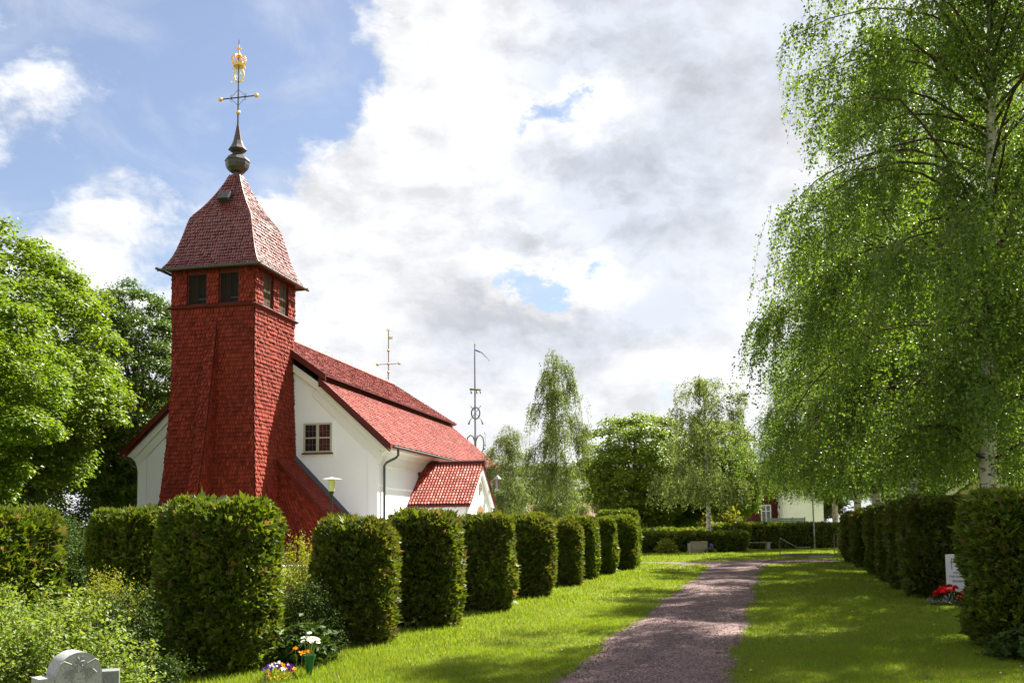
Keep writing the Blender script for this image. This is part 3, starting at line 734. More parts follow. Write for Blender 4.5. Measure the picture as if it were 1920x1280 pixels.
# ledge under the belfry
mb = square_rings([(11.20, 2.02), (11.24, 2.12), (11.30, 2.15), (11.36, 2.05), (11.40, 2.0)]); mb.build('ledge', M_DARKRED, CH)
# belfry: core, posts, shutters
bel = square_rings([(11.36, 1.90), (13.0, 1.90)]).build('belfry_wall', M_DARKRED, CH)
for fx, fy in FACES + [(0, 1)]:
    nrm = Vector((fx, fy, 0)); t = Vector((-fy, fx, 0))
    M = Matrix(((t.x, -nrm.x, 0, 0), (t.y, -nrm.y, 0, 0), (0, 0, 1, 0), (0, 0, 0, 1)))     # local x along the face, -y outward
    M2 = Matrix.Translation(nrm * 0) @ M
    segs = [(-2.02, -1.25), (-0.29, 0.29), (1.25, 2.02)]
    for a, b in segs:
        e = 0.004 if fy == 0 else 0.0
        p = MB().box((a + e, -2.0 + e, 11.38), (b - e, -1.88, 12.98), M2).build('belfry_post', M_REDWOOD, bel)
        P = lambda x, z: np.array(M2 @ Vector((x, -2.003, z)))
        r_, n_ = patch_rows(P(a, 11.40), P(b, 11.40), P(b, 12.94), P(a, 12.94), 0.19)
        s_ = obj('shingles', shingles(r_, n_, 0.14, rng, thick=0.040, tip=0.6), M_TOWER, CH); s_['kind'] = 'stuff'
    MB().box((-2.0, -1.98, 12.80), (2.0, -1.87, 12.99), M2).build('lintel', M_DARKRED, bel)
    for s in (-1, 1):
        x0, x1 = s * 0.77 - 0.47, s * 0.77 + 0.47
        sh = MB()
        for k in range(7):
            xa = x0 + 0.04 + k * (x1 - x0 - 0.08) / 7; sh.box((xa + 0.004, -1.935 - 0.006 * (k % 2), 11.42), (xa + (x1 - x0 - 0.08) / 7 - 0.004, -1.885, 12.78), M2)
        so = sh.build('belfry_shutter', principled('sunlit tone shutter boards', (0.070, 0.045, 0.026), 0.8, 0.15, var=0.6, vscale=3, island=0.3) if fy == 0 else principled('shaded tone shutter boards', (0.016, 0.011, 0.008), 0.8, 0.15, var=0.6, vscale=3, island=0.3), CH)  # side shutters lighter, front and back darker: sun and shade put in the colour
        fr = MB(); fr.box((x0, -1.97, 11.38), (x0 + 0.045, -1.88, 12.80), M2); fr.box((x1 - 0.045, -1.97, 11.38), (x1, -1.88, 12.80), M2)
        fr.box((x0 + 0.045, -1.965, 11.38), (x1 - 0.045, -1.88, 11.43), M2); fr.box((x0 + 0.045, -1.965, 12.74), (x1 - 0.045, -1.88, 12.80), M2)
        fr.build('shutter_frame', M_DARKRED, so)
        hg = MB(); hg.box((x1 - 0.40, -1.95, 11.62), (x1 - 0.02, -1.93, 11.66), M2); hg.build('hinge', M_BLACKM, so)
# tower roof
TP = [(13.05, 2.31), (13.30, 2.15), (13.60, 2.01), (13.95, 1.885), (14.40, 1.76), (14.85, 1.65), (15.25, 1.56), (15.50, 1.49), (15.68, 1.39), (15.85, 1.27), (16.10, 1.10), (16.40, 0.92), (16.75, 0.73), (17.10, 0.56), (17.50, 0.385), (17.88, 0.24)]
tr_ = square_rings([(12.985, 2.26), (13.04, 2.30)] + [(z, a - 0.01) for z, a in TP[1:]]).build('tower_roof', M_DARKRED, CH)
za = np.array([z for z, _ in TP]); aa = np.array([a for _, a in TP]); arc = np.concatenate(([0], np.cumsum(np.hypot(np.diff(za), np.diff(aa)))))
sa = np.arange(0, arc[-1], 0.165); zr, ar = np.interp(sa, arc, za), np.interp(sa, arc, aa)
for fx, fy in FACES + [(0, 1)]:
    rows = []; ns = []
    for i in range(len(sa)):
        n = np.array([fx, fy, 0.0]); t = np.array([-fy, fx, 0.0])
        j = min(i + 1, len(sa) - 1); dz, da = zr[j] - zr[max(j - 1, 0)], ar[j] - ar[max(j - 1, 0)]
        nn = n * dz + np.array([0, 0, 1.0]) * (-da); nn /= np.linalg.norm(nn)
        rows.append((n * ar[i] - t * ar[i] + [0, 0, zr[i]], n * ar[i] + t * ar[i] + [0, 0, zr[i]])); ns.append(nn)
    obj('shingles', shingles(rows, ns, 0.125, rng, thick=0.040, tip=0.4), M_TROOF, tr_)['kind'] = 'stuff'
for sx in (-1, 1):
    for sy in (-1, 1):
        MB().tube([(sx * a, sy * a, z + 0.01) for z, a in TP], 0.03, 6).build('hip_cap', M_TROOF, tr_)
g = MB(); q = 2.39
for (x0, y0), (x1, y1) in (((-q - .1, -q), (q + .1, -q)), ((q, -q - .1), (q, q + .25)), ((q + .1, q), (-q - .1, q)), ((-q, q + .1), (-q, -q - .25))):
    g.tube([(x0, y0, 12.97), (x1, y1, 12.97)], 0.065, 8)
g.build('gutter', M_GUTTER, CH)
for k in range(-3, 4):
    for fx, fy in FACES:
        c = Vector((fx, fy, 0)) * 2.32 + Vector((-fy, fx, 0)) * (k * 0.62)
        MB().tube([(c.x, c.y, 13.07), (c.x + fx * 0.12, c.y + fy * 0.12, 13.03), (c.x + fx * 0.14, c.y + fy * 0.14, 12.90)], 0.013, 4).build('gutter_bracket', M_GUTTER, CH)
# roof hatch
hx = MB(); hx.prism([(-0.30, -1.02, 16.28), (-0.30, -0.80, 16.80), (-0.30, -0.98, 16.86), (-0.30, -1.26, 16.44)], (0.50, 0, 0)); ho = hx.build('roof_hatch', M_COPPER, tr_)
MB().box((-0.40, -1.0, 16.2), (0.22, -0.96, 16.27)).build('hatch_flashing', M_SLATE, tr_)
MB().tube([(0.30, -0.80, 16.72), (0.42, -0.84, 16.95)], 0.015, 5).build('roof_hook', M_BLACKM, tr_)
# spire
MB().lathe([(0.29, 17.80), (0.235, 17.90), (0.22, 18.02), (0.36, 18.10), (0.49, 18.25), (0.545, 18.42), (0.55, 18.56), (0.585, 18.60), (0.52, 18.72), (0.34, 18.86), (0.22, 18.94), (0.21, 19.00)], 8, rot=R(22.5)).build('spire_knob', M_COPPER, CH)
MB().lathe([(0.20, 18.99), (0.33, 19.06), (0.42, 19.13), (0.43, 19.16), (0.30, 19.34), (0.21, 19.58), (0.13, 19.95), (0.055, 20.36), (0.02, 20.40)], 8, rot=R(22.5)).build('spire_cone', M_COPPER, CH)
M_ROD = principled('dark blue iron', (0.035, 0.040, 0.075), 0.5, 0.4)
sx_ = MB().tube([(0, 0, 20.3), (0, 0, 24.5)], [0.045, 0.018], 8).tube([(-0.86, 0, 21.69), (0.86, 0, 21.69)], 0.032, 6).build('spire_cross', M_ROD, CH)
sc_ = MB()
for a in (1, -1):
    for b in (1, -1):
        sc_.tube([(a * (0.04 + 0.34 * t), 0, 21.69 + b * (0.36 - 0.34 * t + 0.0)) for t in np.linspace(0, 1, 6)], 0.012, 4)
        sc_.tube([(a * (0.30 + 0.10 * math.cos(t)), 0, 21.69 + b * (0.10 + 0.07 * math.sin(t))) for t in np.linspace(-1.5, 1.5, 7)], 0.011, 4)
sc_.build('scrollwork', M_ROD, sx_)
for p in ((-0.92, 0, 21.69), (0.92, 0, 21.69), (0, 0, 20.96)):
    smooth_by_angle(MB().ball(p, 0.105, 14, 10).build('gilded_ball', M_GOLD, sx_), 60)
mg = MB()
for s in (1, -1):      # two mirrored letters forming a ring
    pts = []
    for t in np.linspace(-2.2, 2.2, 22): pts.append((s * (-0.03 + 0.27 * math.cos(t)), 0.0, 22.78 + 0.34 * math.sin(t)))
    for t in range(len(pts) - 1):
        a, b = Vector(pts[t]), Vector(pts[t + 1]); w = 0.055 * (0.35 + 0.65 * math.sin(math.pi * (t + 0.5) / 21))
        dirv = (b - a).normalized(); nv = Vector((-dirv.z, 0, dirv.x)) * w
        mg.prism([a - nv + Vector((0, -0.012, 0)), b - nv + Vector((0, -0.012, 0)), b + nv + Vector((0, -0.012, 0)), a + nv + Vector((0, -0.012, 0))], (0, 0.024, 0))
    mg.tube([(s * 0.20, 0, 22.46), (s * 0.32, 0, 22.44), (s * 0.38, 0, 22.52)], 0.02, 4); mg.tube([(s * 0.20, 0, 23.10), (s * 0.33, 0, 23.13), (s * 0.36, 0, 23.03)], 0.02, 4)
    mg.tube([(s * 0.02, 0, 22.98), (s * 0.13, 0, 22.80), (s * 0.02, 0, 22.62)], 0.018, 4)
mg.build('monogram', M_GOLDLEAF, sx_)
cr = MB(); cr.lathe([(0.235, 23.19), (0.255, 23.19), (0.275, 23.30), (0.255, 23.30), (0.235, 23.21)], 16)
for k in range(8):
    a = k * math.pi / 4; c, s = math.cos(a), math.sin(a)
    cr.tube([(c * r, s * r, z) for r, z in ((0.26, 23.28), (0.33, 23.42), (0.345, 23.55), (0.28, 23.66), (0.16, 23.69), (0.03, 23.66))], [0.035, 0.03, 0.03, 0.03, 0.028, 0.03], 5)
    cr.ball((c * 0.345, s * 0.345, 23.56), 0.04, 6, 4)
cr.ball((0, 0, 23.76), 0.10, 10, 8)
crown = cr.build('crown', M_GOLD, sx_, smooth=False); smooth_by_angle(crown, 50)
tc_ = MB(); tc_.box((-0.028, -0.02, 23.84), (0.028, 0.02, 24.26)); tc_.box((-0.12, -0.019, 24.03), (0.12, 0.019, 24.10)); tc_.build('crown_cross', M_GOLD, sx_)

# nave walls
GF = 2.03
mb = MB(); prof = [(-6.15, GF, 0), (6.15, GF, 0), (6.15, GF, 5.55), (3.4, GF, 8.12), (0, GF, 10.6), (-3.4, GF, 8.12), (-6.15, GF, 5.55)]
mb.prism(prof, (0, 23.4, 0)); mb.prism([(6.15, 25.43, 0), (2.6, 30.2, 0), (-2.6, 30.2, 0), (-6.15, 25.43, 0)], (0, 0, 5.1)); nw = mb.build('nave_wall', M_PLASTER, CH)
for s in (-1, 1):
    MB().box((5.72 if s > 0 else -6.19, GF - 0.05, 0), (6.19 if s > 0 else -5.72, GF + 0.3, 5.2)).build('pilaster', M_PLASTER, CH)
    MB().box((6.10 if s > 0 else -6.20, GF + 0.3, 0), (6.20 if s > 0 else -6.10, GF + 0.75, 4.5)).build('pilaster', M_PLASTER, CH)
    c = MB(); cv = [(6.13, 4.35), (6.22, 4.38), (6.26, 4.56), (6.36, 4.82), (6.55, 5.02), (6.78, 5.10), (6.80, 5.17), (6.13, 5.5)]
    c.prism([(s * r, GF - 0.02, z) for r, z in cv], (0, 23.5, 0)); co = c.build('eave_cornice', M_TRIM, CH)
    k = MB()      # raking cornice under the verge
    k.prism([(s * 6.80, GF - 0.16, 5.16), (s * 3.42, GF - 0.16, 8.25), (s * 3.2, GF - 0.16, 8.02), (s * 6.28, GF - 0.16, 5.06)], (0, 0.15, 0))
    k.prism([(s * 3.42, GF - 0.163, 8.25), (s * 0.0, GF - 0.163, 10.68), (s * 0.0, GF - 0.163, 10.38), (s * 3.2, GF - 0.163, 8.02)], (0, 0.15, 0))
    k.prism([(s * 6.40, GF - 0.075, 4.95), (s * 3.2, GF - 0.075, 8.0), (s * 2.92, GF - 0.075, 7.78), (s * 6.17, GF - 0.075, 4.62)], (0, 0.07, 0))
    k.build('verge_cornice', M_TRIM, CH)
# roof slabs, upper surface given, thickness below
def slab(mb, pts, t=0.16): mb.prism(pts, (0, 0, -t))
lowR = dict(e=(6.92, 1.72, 5.30), f=(6.92, 25.85, 5.30), g=(3.4, 24.4, 8.50), h=(3.4, 1.72, 8.50), e2=(2.9, 30.9, 5.30), g2=(1.45, 27.4, 8.5))
def mir(p): return (-p[0], p[1], p[2])
mb = MB()
for sgn in (0, 1):
    m = (lambda p: mir(p)) if sgn else (lambda p: p)
    slab(mb, [m(lowR['e']), m(lowR['f']), m(lowR['g']), m(lowR['h'])]); slab(mb, [m(lowR['f']), m(lowR['e2']), m(lowR['g2']), m(lowR['g'])])
slab(mb, [lowR['e2'], mir(lowR['e2']), mir(lowR['g2']), lowR['g2']])
rl = mb.build('nave_roof', M_NROOF, CH)
def up(p, dz): return (p[0], p[1], p[2] + dz)
shingle_patch('shingles', up(lowR['e'], .004), up(lowR['f'], .004), up(lowR['g'], .004), up(lowR['h'], .004), 0.19, 0.15, M_NROOF, rl, rng, thick=0.030, tip=0.4)
shingle_patch('shingles', up(lowR['f'], .004), up(lowR['e2'], .004), up(lowR['g2'], .004), up(lowR['g'], .004), 0.19, 0.15, M_NROOF, rl, rng, thick=0.030, tip=0.4)
U = dict(e=(3.72, 1.70, 8.66), f=(3.72, 24.75, 8.66), r0=(0.0, 1.70, 11.30), r1=(0.0, 21.4, 11.30), e2=(1.6, 27.7, 8.66))
mb = MB()
for sgn in (0, 1):
    m = (lambda p: mir(p)) if sgn else (lambda p: p)
    slab(mb, [m(U['e']), m(U['f']), m(U['r1']), m(U['r0'])], 0.06); slab(mb, [m(U['f']), m(U['e2']), m(U['r1'])], 0.06)
slab(mb, [U['e2'], mir(U['e2']), U['r1']], 0.06)
ru = mb.build('upper_nave_roof', M_DARKRED, CH)
shingle_patch('shingles', up(U['e'], .004), up(U['f'], .004), up(U['r1'], .004), up(U['r0'], .004), 0.19, 0.15, M_NROOF, ru, rng, thick=0.030, tip=0.4)
shingle_patch('shingles', up(U['f'], .004), up(U['e2'], .004), up((0.02, 21.45, 11.3), .004), up((0, 21.4, 11.3), .004), 0.19, 0.15, M_NROOF, ru, rng, thick=0.030, tip=0.4)
for s in (1, -1):
    mb = MB(); mb.box((min(s * 3.32, s * 3.38), 1.80, 8.12), (max(s * 3.32, s * 3.38), 24.3, 8.84)); mb.prism([(s * 3.34, 24.3, 8.12), (s * 3.34, 24.3, 8.80), (s * 1.40, 27.2, 8.80), (s * 1.40, 27.2, 8.12)], (-s * 0.05, -0.03, 0)); mb.build('fascia_board', M_DARKRED, CH)
    v = MB()
    v.prism([(s * 6.95, 1.69, 5.34), (s * 3.40, 1.69, 8.56), (s * 3.40, 1.69, 8.22), (s * 6.95, 1.69, 5.02)], (0, -0.05, 0))
    v.prism([(s * 3.75, 1.685, 8.69), (0, 1.685, 11.35), (0, 1.685, 11.0), (s * 3.75, 1.685, 8.36)], (0, -0.05, 0)); v.build('verge_board', M_DARKRED, CH)
    v = MB(); v.prism([(s * 6.85, 1.72, 5.03), (s * 3.42, 1.72, 8.20), (s * 3.42, 1.72, 8.14), (s * 6.85, 1.72, 4.98)], (0, 0.15, 0)); v.build('verge_soffit', M_DARKRED, CH)
    gt = MB(); gt.tube([(s * 7.02, 1.85, 5.20), (s * 7.02, 25.9, 5.20), (s * 2.95, 31.0, 5.20)], 0.07, 8); gt.build('gutter', M_GUTTER, CH)
    MB().tube([(s * 7.0, 2.55, 5.16), (s * 7.0, 2.55, 4.86), (s * 6.9, 2.55, 4.74), (s * 6.42, 2.55, 4.52), (s * 6.32, 2.55, 4.38), (s * 6.32, 2.55, 0.1)], 0.062, 8).build('downpipe', M_GUTTER, CH)
MB().tube([(7.0, 25.5, 5.16), (7.0, 25.5, 4.9), (6.4, 25.3, 4.45), (6.35, 25.25, 0.1)], 0.06, 8).build('downpipe', M_GUTTER, CH)
for k in range(26): 
    MB().box((6.90, 2.4 + k * 0.9, 5.20), (7.08, 2.42 + k * 0.9, 5.32)).build('gutter_bracket', M_GUTTER, CH)
MB().prism([(-0.22, 1.68, 11.19), (0, 1.68, 11.40), (0.22, 1.68, 11.19), (0.20, 1.68, 11.15), (0, 1.68, 11.34), (-0.20, 1.68, 11.15)], (0, 19.75, 0)).build('ridge_cap', principled('bright red ridge board', (0.30, 0.055, 0.04), 0.6, 0.3), CH)  # ridge board in a brighter red than the roof shingles
rw = MB()
for k in range(18): rw.tube([(0.05, 3.2 + k * 1.0, 11.36), (0.05, 3.2 + k * 1.0, 11.50)], 0.008, 4)
rw.tube([(0.05, 3.0, 11.50), (0.05, 20.4, 11.50)], 0.006, 4); rw.build('lightning_wire', M_STEEL, CH)
# ridge cross
rc_ = MB().tube([(0, 20.9, 11.3), (0, 20.9, 14.85)], 0.030, 6).tube([(-0.74, 20.9, 12.51), (0.74, 20.9, 12.51)], 0.022, 6).tube([(0, 20.5, 11.36), (0, 20.9, 12.0)], 0.012, 4).build('ridge_cross', principled('rusty iron', (0.16, 0.08, 0.07), 0.7, 0.3), CH)
for p in ((-0.78, 20.9, 12.51), (0.78, 20.9, 12.51), (0, 20.9, 12.51), (0, 20.9, 11.95), (0, 20.9, 13.42)):
    smooth_by_angle(MB().ball(p, 0.10, 12, 8).build('gilded_ball', M_GOLD, rc_), 60)
fl = MB(); fl.prism([(0.03, 20.89, 14.20), (0.33, 20.89, 14.20), (0.27, 20.89, 14.29), (0.33, 20.89, 14.38), (0.03, 20.89, 14.38)], (0, 0.02, 0)); fl.build('weather_vane', M_GOLDLEAF, rc_)
st = MB()
for a in range(4): c, s = math.cos(a * math.pi / 2), math.sin(a * math.pi / 2); st.ball((c * 0.09, 20.9, 14.85 + s * 0.09), 0.05, 8, 6)
st.ball((0, 20.9, 14.85), 0.06, 8, 6); st.build('top_ornament', M_GOLD, rc_)
# gable window
W = empty('window'); W.parent = CH; W.location = (3.225, GF, 5.73); del_ = W
def make_window(par, w, h):
    MB().box((-w / 2 - 0.16, -0.025, -h / 2 - 0.18), (w / 2 + 0.16, 0.05, h / 2 + 0.16)).build('surround', M_PLASTER, par)
    fr = MB(); t = 0.085
    fr.box((-w / 2, -0.07, -h / 2), (-w / 2 + t, -0.02, h / 2)); fr.box((w / 2 - t, -0.07, -h / 2), (w / 2, -0.02, h / 2))
    fr.box((-w / 2 + t, -0.069, h / 2 - t), (w / 2 - t, -0.02, h / 2)); fr.box((-w / 2 + t, -0.069, -h / 2), (w / 2 - t, -0.02, -h / 2 + t))
    fr.box((-0.07, -0.075, -h / 2 + t), (0.07, -0.02, h / 2 - t))
    for s in (-1, 1): fr.box((min(s * 0.07, s * (w / 2 - t)), -0.066, -0.03), (max(s * 0.07, s * (w / 2 - t)), -0.02, 0.03))
    fr.build('frame', M_FRAME, par)
    for s in (-1, 1):
        for k in (-1, 1):
            x0, x1 = sorted((s * 0.07, s * (w / 2 - t))); z0, z1 = sorted((k * 0.03, k * (h / 2 - t)))
            MB().box((x0, -0.045, z0), (x1, -0.03, z1)).build('pane', M_GLASS, par)
            ld = MB()
            for q_ in (1, 2): xx = x0 + (x1 - x0) * q_ / 3; ld.box((xx - 0.008, -0.052, z0), (xx + 0.008, -0.046, z1))
            zz = (z0 + z1) / 2; ld.box((x0, -0.0525, zz - 0.008), (x1, -0.0465, zz + 0.008)); ld.build('lead_bar', M_LEAD, par)
    MB().box((-w / 2 - 0.06, -0.14, -h / 2 - 0.07), (w / 2 + 0.06, -0.02, -h / 2 - 0.012)).build('sill', M_DARKRED, par)
make_window(W, 1.42, 1.40)
# lean-to beside the tower
def lz(r): return 4.50 - (r - 2.30) * 1.02
lw = MB(); lw.prism([(1.9, 0.05, 0), (5.35, 0.05, 0), (5.35, 0.05, lz(5.35) - 0.1), (1.9, 0.05, lz(1.9) - 0.1)], (0, 1.95, 0)); lo = lw.build('lean_to_wall', M_REDWOOD, CH)
rows = []
for z in np.arange(0, 4.4, 0.183):
    r1 = min(5.35, 2.30 + (4.50 - (z + 0.1)) / 1.02); rows.append((np.array([2.0, 0.046, z]), np.array([max(r1, 2.05), 0.046, z])))
obj('shingles', shingles(rows, [np.array([0, -1.0, 0])] * len(rows), 0.15, rng, thick=0.040, tip=0.6), M_TOWER, lo)['kind'] = 'stuff'
lr = MB(); lr.prism([(2.0, -0.16, lz(2.0)), (5.6, -0.16, lz(5.6)), (5.6, -0.16, lz(5.6) - 0.10), (2.0, -0.16, lz(2.0) - 0.10)], (0, 2.1, 0)); lro = lr.build('lean_to_roof', M_DARKRED, CH)
shingle_patch('shingles', (5.6, -0.16, lz(5.6) + .004), (5.6, 1.80, lz(5.6) + .004), (2.1, 1.80, lz(2.1) + .004), (2.1, -0.16, lz(2.1) + .004), 0.18, 0.15, M_TOWER, lro, rng, thick=0.026)
fo = MB(); fo.prism([(2.1, 1.80, lz(2.1) + 0.03), (5.6, 1.80, lz(5.6) + 0.03), (5.6, 1.97, lz(5.6) + 0.20), (2.1, 1.97, lz(2.1) + 0.20)], (0, 0.04, 0.05)); fo.build('flashing', M_SLATE, CH)
# porch on the sunny side
PF, PRZ, PEZ, PH, PR = 9.3, 4.86, 2.62, 2.85, 9.45
pw = MB(); pw.prism([(PR - 0.22, PF - 2.5, 0), (PR - 0.22, PF + 2.5, 0), (PR - 0.22, PF + 2.5, PEZ + 0.1), (PR - 0.22, PF, PRZ - 0.2), (PR - 0.22, PF - 2.5, PEZ + 0.1)], (-(PR - 0.22 - 6.1), 0, 0)); po = pw.build('porch_wall', M_PLASTER, CH)
prf = MB()
for s in (-1, 1): prf.prism([(6.15, PF + s * PH, PEZ), (PR, PF + s * PH, PEZ), (PR, PF, PRZ), (6.15, PF, PRZ)], (0, 0, -0.10))
pr_ = prf.build('porch_roof', M_DARKRED, CH)
def pantiles(BL, BR, TL, cols, rowsn):
    BL, BR, TL = [np.array(p, float) for p in (BL, BR, TL)]; n = np.cross(BR - BL, TL - BL); n /= np.linalg.norm(n)
    V = []; Q = []; rg = np.random.default_rng(9); K = 9
    u = (BR - BL) / cols; v = (TL - BL) / rowsn
    for j in range(rowsn):
        for i in range(cols):
            o = BL + u * (i + rg.uniform(-0.03, 0.03)) + v * (j + rg.uniform(-0.05, 0.05)); b = len(V)
            for e, (tt, lift) in enumerate(((0.0, 0.030), (1.12, 0.0))):
                for k in range(K):
                    a = k / (K - 1); hgt = 0.024 * math.sin(a * 2 * math.pi - 0.6) + 0.02
                    V.append(o + u * (a * 1.06) + v * tt + n * (hgt + lift + 0.02))
            for k in range(K): V.append(V[b + k] - n * 0.025)
            for k in range(K - 1): Q.append((b + k, b + k + 1, b + K + k + 1, b + K + k)); Q.append((b + 2 * K + k, b + 2 * K + k + 1, b + k + 1, b + k))
    return mesh_np('pantiles', V, Q, smooth=False)
obj('pantiles', pantiles((6.17, PF - PH, PEZ), (PR + 0.02, PF - PH, PEZ), (6.17, PF - 0.05, PRZ - 0.04), 20, 15), M_TILE, pr_)['kind'] = 'stuff'
obj('pantiles', pantiles((PR + 0.02, PF + PH, PEZ), (6.17, PF + PH, PEZ), (PR + 0.02, PF + 0.05, PRZ - 0.04), 20, 15), M_TILE, pr_)['kind'] = 'stuff'
MB().prism([(6.1, PF - 0.24, PRZ - 0.13), (6.1, PF - 0.12, PRZ + 0.10), (6.1, PF, PRZ + 0.17), (6.1, PF + 0.12, PRZ + 0.10), (6.1, PF + 0.24, PRZ - 0.13)], (PR - 6.0, 0, 0)).build('porch_ridge_cap', M_REDWOOD, CH)
MB().prism([(6.16, PF - 1.0, PRZ - 0.75), (6.16, PF, PRZ + 0.05), (6.16, PF, PRZ + 0.5), (6.16, PF - 1.15, PRZ - 0.55)], (0.05, 0, 0)).build('flashing', M_SLATE, CH)
for s in (-1, 1):
    v = MB(); v.prism([(PR - 0.20, PF + s * (PH - 0.02), PEZ - 0.12), (PR - 0.20, PF, PRZ - 0.10), (PR - 0.20, PF, PRZ - 0.52), (PR - 0.20, PF + s * (PH - 0.5), PEZ - 0.12)], (0.14, 0, 0)); v.build('bargeboard', M_TRIM, CH)
    MB().tube([(6.3, PF + s * (PH + 0.07), PEZ - 0.10), (PR, PF + s * (PH + 0.07), PEZ - 0.08)], 0.055, 8).build('gutter', M_DARKRED, CH)
    for k in range(5): MB().box((6.6 + k * 0.68, PF + s * (PH + 0.02) - 0.03, PEZ - 0.2), (6.63 + k * 0.68, PF + s * (PH + 0.02) + 0.03, PEZ + 0.02)).build('gutter_bracket', M_GUTTER, CH)
MB().box((6.2, PF - PH + 0.10, PEZ - 0.55), (PR - 0.28, PF - 2.45, PEZ - 0.13)).build('porch_cornice', M_TRIM, CH)
ow = empty('round_window'); ow.parent = CH; ow.location = (PR - 0.21, PF, 3.55)
mo = Matrix.Rotation(R(90), 4, 'Y')
def disc(name, r0, r1, d, mat, par, n=20):
    mb = MB(); vs = []
    for x in (0, d):
        for r in (r0, r1):
            for j in range(n): a = 2 * math.pi * j / n; vs.append((x, r * math.cos(a) * 0.62, r * math.sin(a)))
    f = []
    for j in range(n):
        k = (j + 1) % n
        f += [(2 * n + j, 2 * n + k, 3 * n + k, 3 * n + j), (n + j, n + k, 3 * n + k, 3 * n + j), (j, k, 2 * n + k, 2 * n + j)]
    mb.add(vs, f); return mb.build(name, mat, par)
disc('pane', 0.001, 0.30, 0.02, M_GLASS, ow); disc('frame', 0.29, 0.38, 0.05, M_FRAME, ow)
MB().box((0.021, -0.2, -0.012), (0.035, 0.2, 0.012)).box((0.0215, -0.012, -0.3), (0.0345, 0.012, 0.3)).build('glazing_bar', M_FRAME, ow)
dr = MB(); pts = [(PR - 0.215, PF - 0.75, 0.1), (PR - 0.215, PF + 0.75, 0.1), (PR - 0.215, PF + 0.75, 2.0)] + [(PR - 0.215, PF + 0.75 * math.cos(t), 2.0 + 0.6 * math.sin(t)) for t in np.linspace(0.2, math.pi - 0.2, 9)] + [(PR - 0.215, PF - 0.75, 2.0)]
dr.prism(pts, (0.03, 0, 0)); dro = dr.build('door', principled('oiled oak door', (0.30, 0.17, 0.07), 0.5, 0.4, var=0.5), CH)
MB().box((PR - 0.18, PF + 0.55, 1.0), (PR - 0.12, PF + 0.60, 1.2)).build('handle', M_BLACKM, dro)
ln = MB(); ln.lathe([(0.02, 4.28), (0.10, 4.22), (0.24, 4.08), (0.25, 4.05), (0.17, 4.04), (0.13, 3.55), (0.11, 3.50), (0.02, 3.42)], 6, (9.75, 11.2, 0)); la = ln.build('lantern', principled('clear lantern glass', (0.20, 0.20, 0.19), 0.15, 0.6), CH)
br_ = MB(); br_.tube([(9.25, 11.2, 4.30), (9.75, 11.2, 4.42), (9.75, 11.2, 4.26)], 0.02, 5)
for j in range(6): a = 2 * math.pi * j / 6; br_.tube([(9.75 + 0.175 * math.cos(a), 11.2 + 0.175 * math.sin(a), 4.04), (9.75 + 0.135 * math.cos(a), 11.2 + 0.135 * math.sin(a), 3.55)], 0.012, 4)
br_.build('lantern_frame', M_BLACKM, la)

# ------------------------------------------------------------------ maypole
MP = empty('maypole', (-3.15, 80, 0), 0, 'tall slender maypole with wreaths and pennant behind the church roof', 'maypole')
M_POLE = principled('grey blue pole paint', (0.20, 0.20, 0.25), 0.5, 0.4)
M_WREATH = principled('dried green garland', (0.13, 0.14, 0.05), 0.9, 0.1, var=0.7, vscale=20, bump=0.8, bscale=30)
M_BLUE = principled('blue paint', (0.03, 0.12, 0.35), 0.5, 0.3); M_YEL = principled('yellow cloth', (0.65, 0.50, 0.06), 0.7, 0.2)
MB().tube([(0, 0, 0), (0, 0, 16.2), (0, 0, 17.2)], [0.12, 0.06, 0.03], 8).build('pole', M_POLE, MP)
MB().tube([(0, 0, 16.8), (0.08, 0, 17.15), (0.05, 0, 17.35), (-0.05, 0, 17.3)], 0.025, 5).build('top_ornament', M_GOLDLEAF, MP)
def strip(name, pts, w, mat):
    mb = MB(); vs = []
    for i, (x, z) in enumerate(pts): k = 1 - 0.7 * i / (len(pts) - 1); vs += [(x, 0.05 * math.sin(i), z - w * k), (x, 0.05 * math.sin(i), z + w * k), (x, 0.05 * math.sin(i) + 0.01, z + w * k), (x, 0.05 * math.sin(i) + 0.01, z - w * k)]
    n = len(pts); mb.add(vs, [(i * 4 + j, i * 4 + (j + 1) % 4, i * 4 + 4 + (j + 1) % 4, i * 4 + 4 + j) for i in range(n - 1) for j in range(4)]); return mb.build(name, mat, MP)
strip('pennant', [(0.05, 16.62), (0.25, 16.54), (0.45, 16.46), (0.62, 16.38), (0.8, 16.18), (0.98, 15.98), (1.12, 15.85), (1.3, 15.60)], 0.07, M_BLUE)
strip('pennant_stripe', [(0.45, 16.47), (0.62, 16.39), (0.8, 16.19), (0.98, 15.99)], 0.028, M_YEL).location.y = -0.03
wr = MB(); wr.tube([(-0.42, 0.0, 13.2), (-0.36, -0.25, 13.17), (0.42, -0.25, 13.1), (0.48, 0.0, 13.15), (0.3, 0.3, 13.2), (-0.3, 0.3, 13.22), (-0.42, 0.0, 13.2)], 0.075, 6)
for x in (-0.36, 0.12, 0.42): wr.tube([(x, -0.22, 13.1), (x + 0.06, -0.22, 12.78)], [0.03, 0.07], 5)
wr.build('wreath', M_WREATH, MP)
rg_ = MB(); rg_.tube([(0.05 + 0.36 * math.cos(a), -0.16, 11.10 + 0.50 * math.sin(a)) for a in np.linspace(0, 2 * math.pi, 20)], 0.06, 6); rg_.build('ring', M_WREATH, MP)
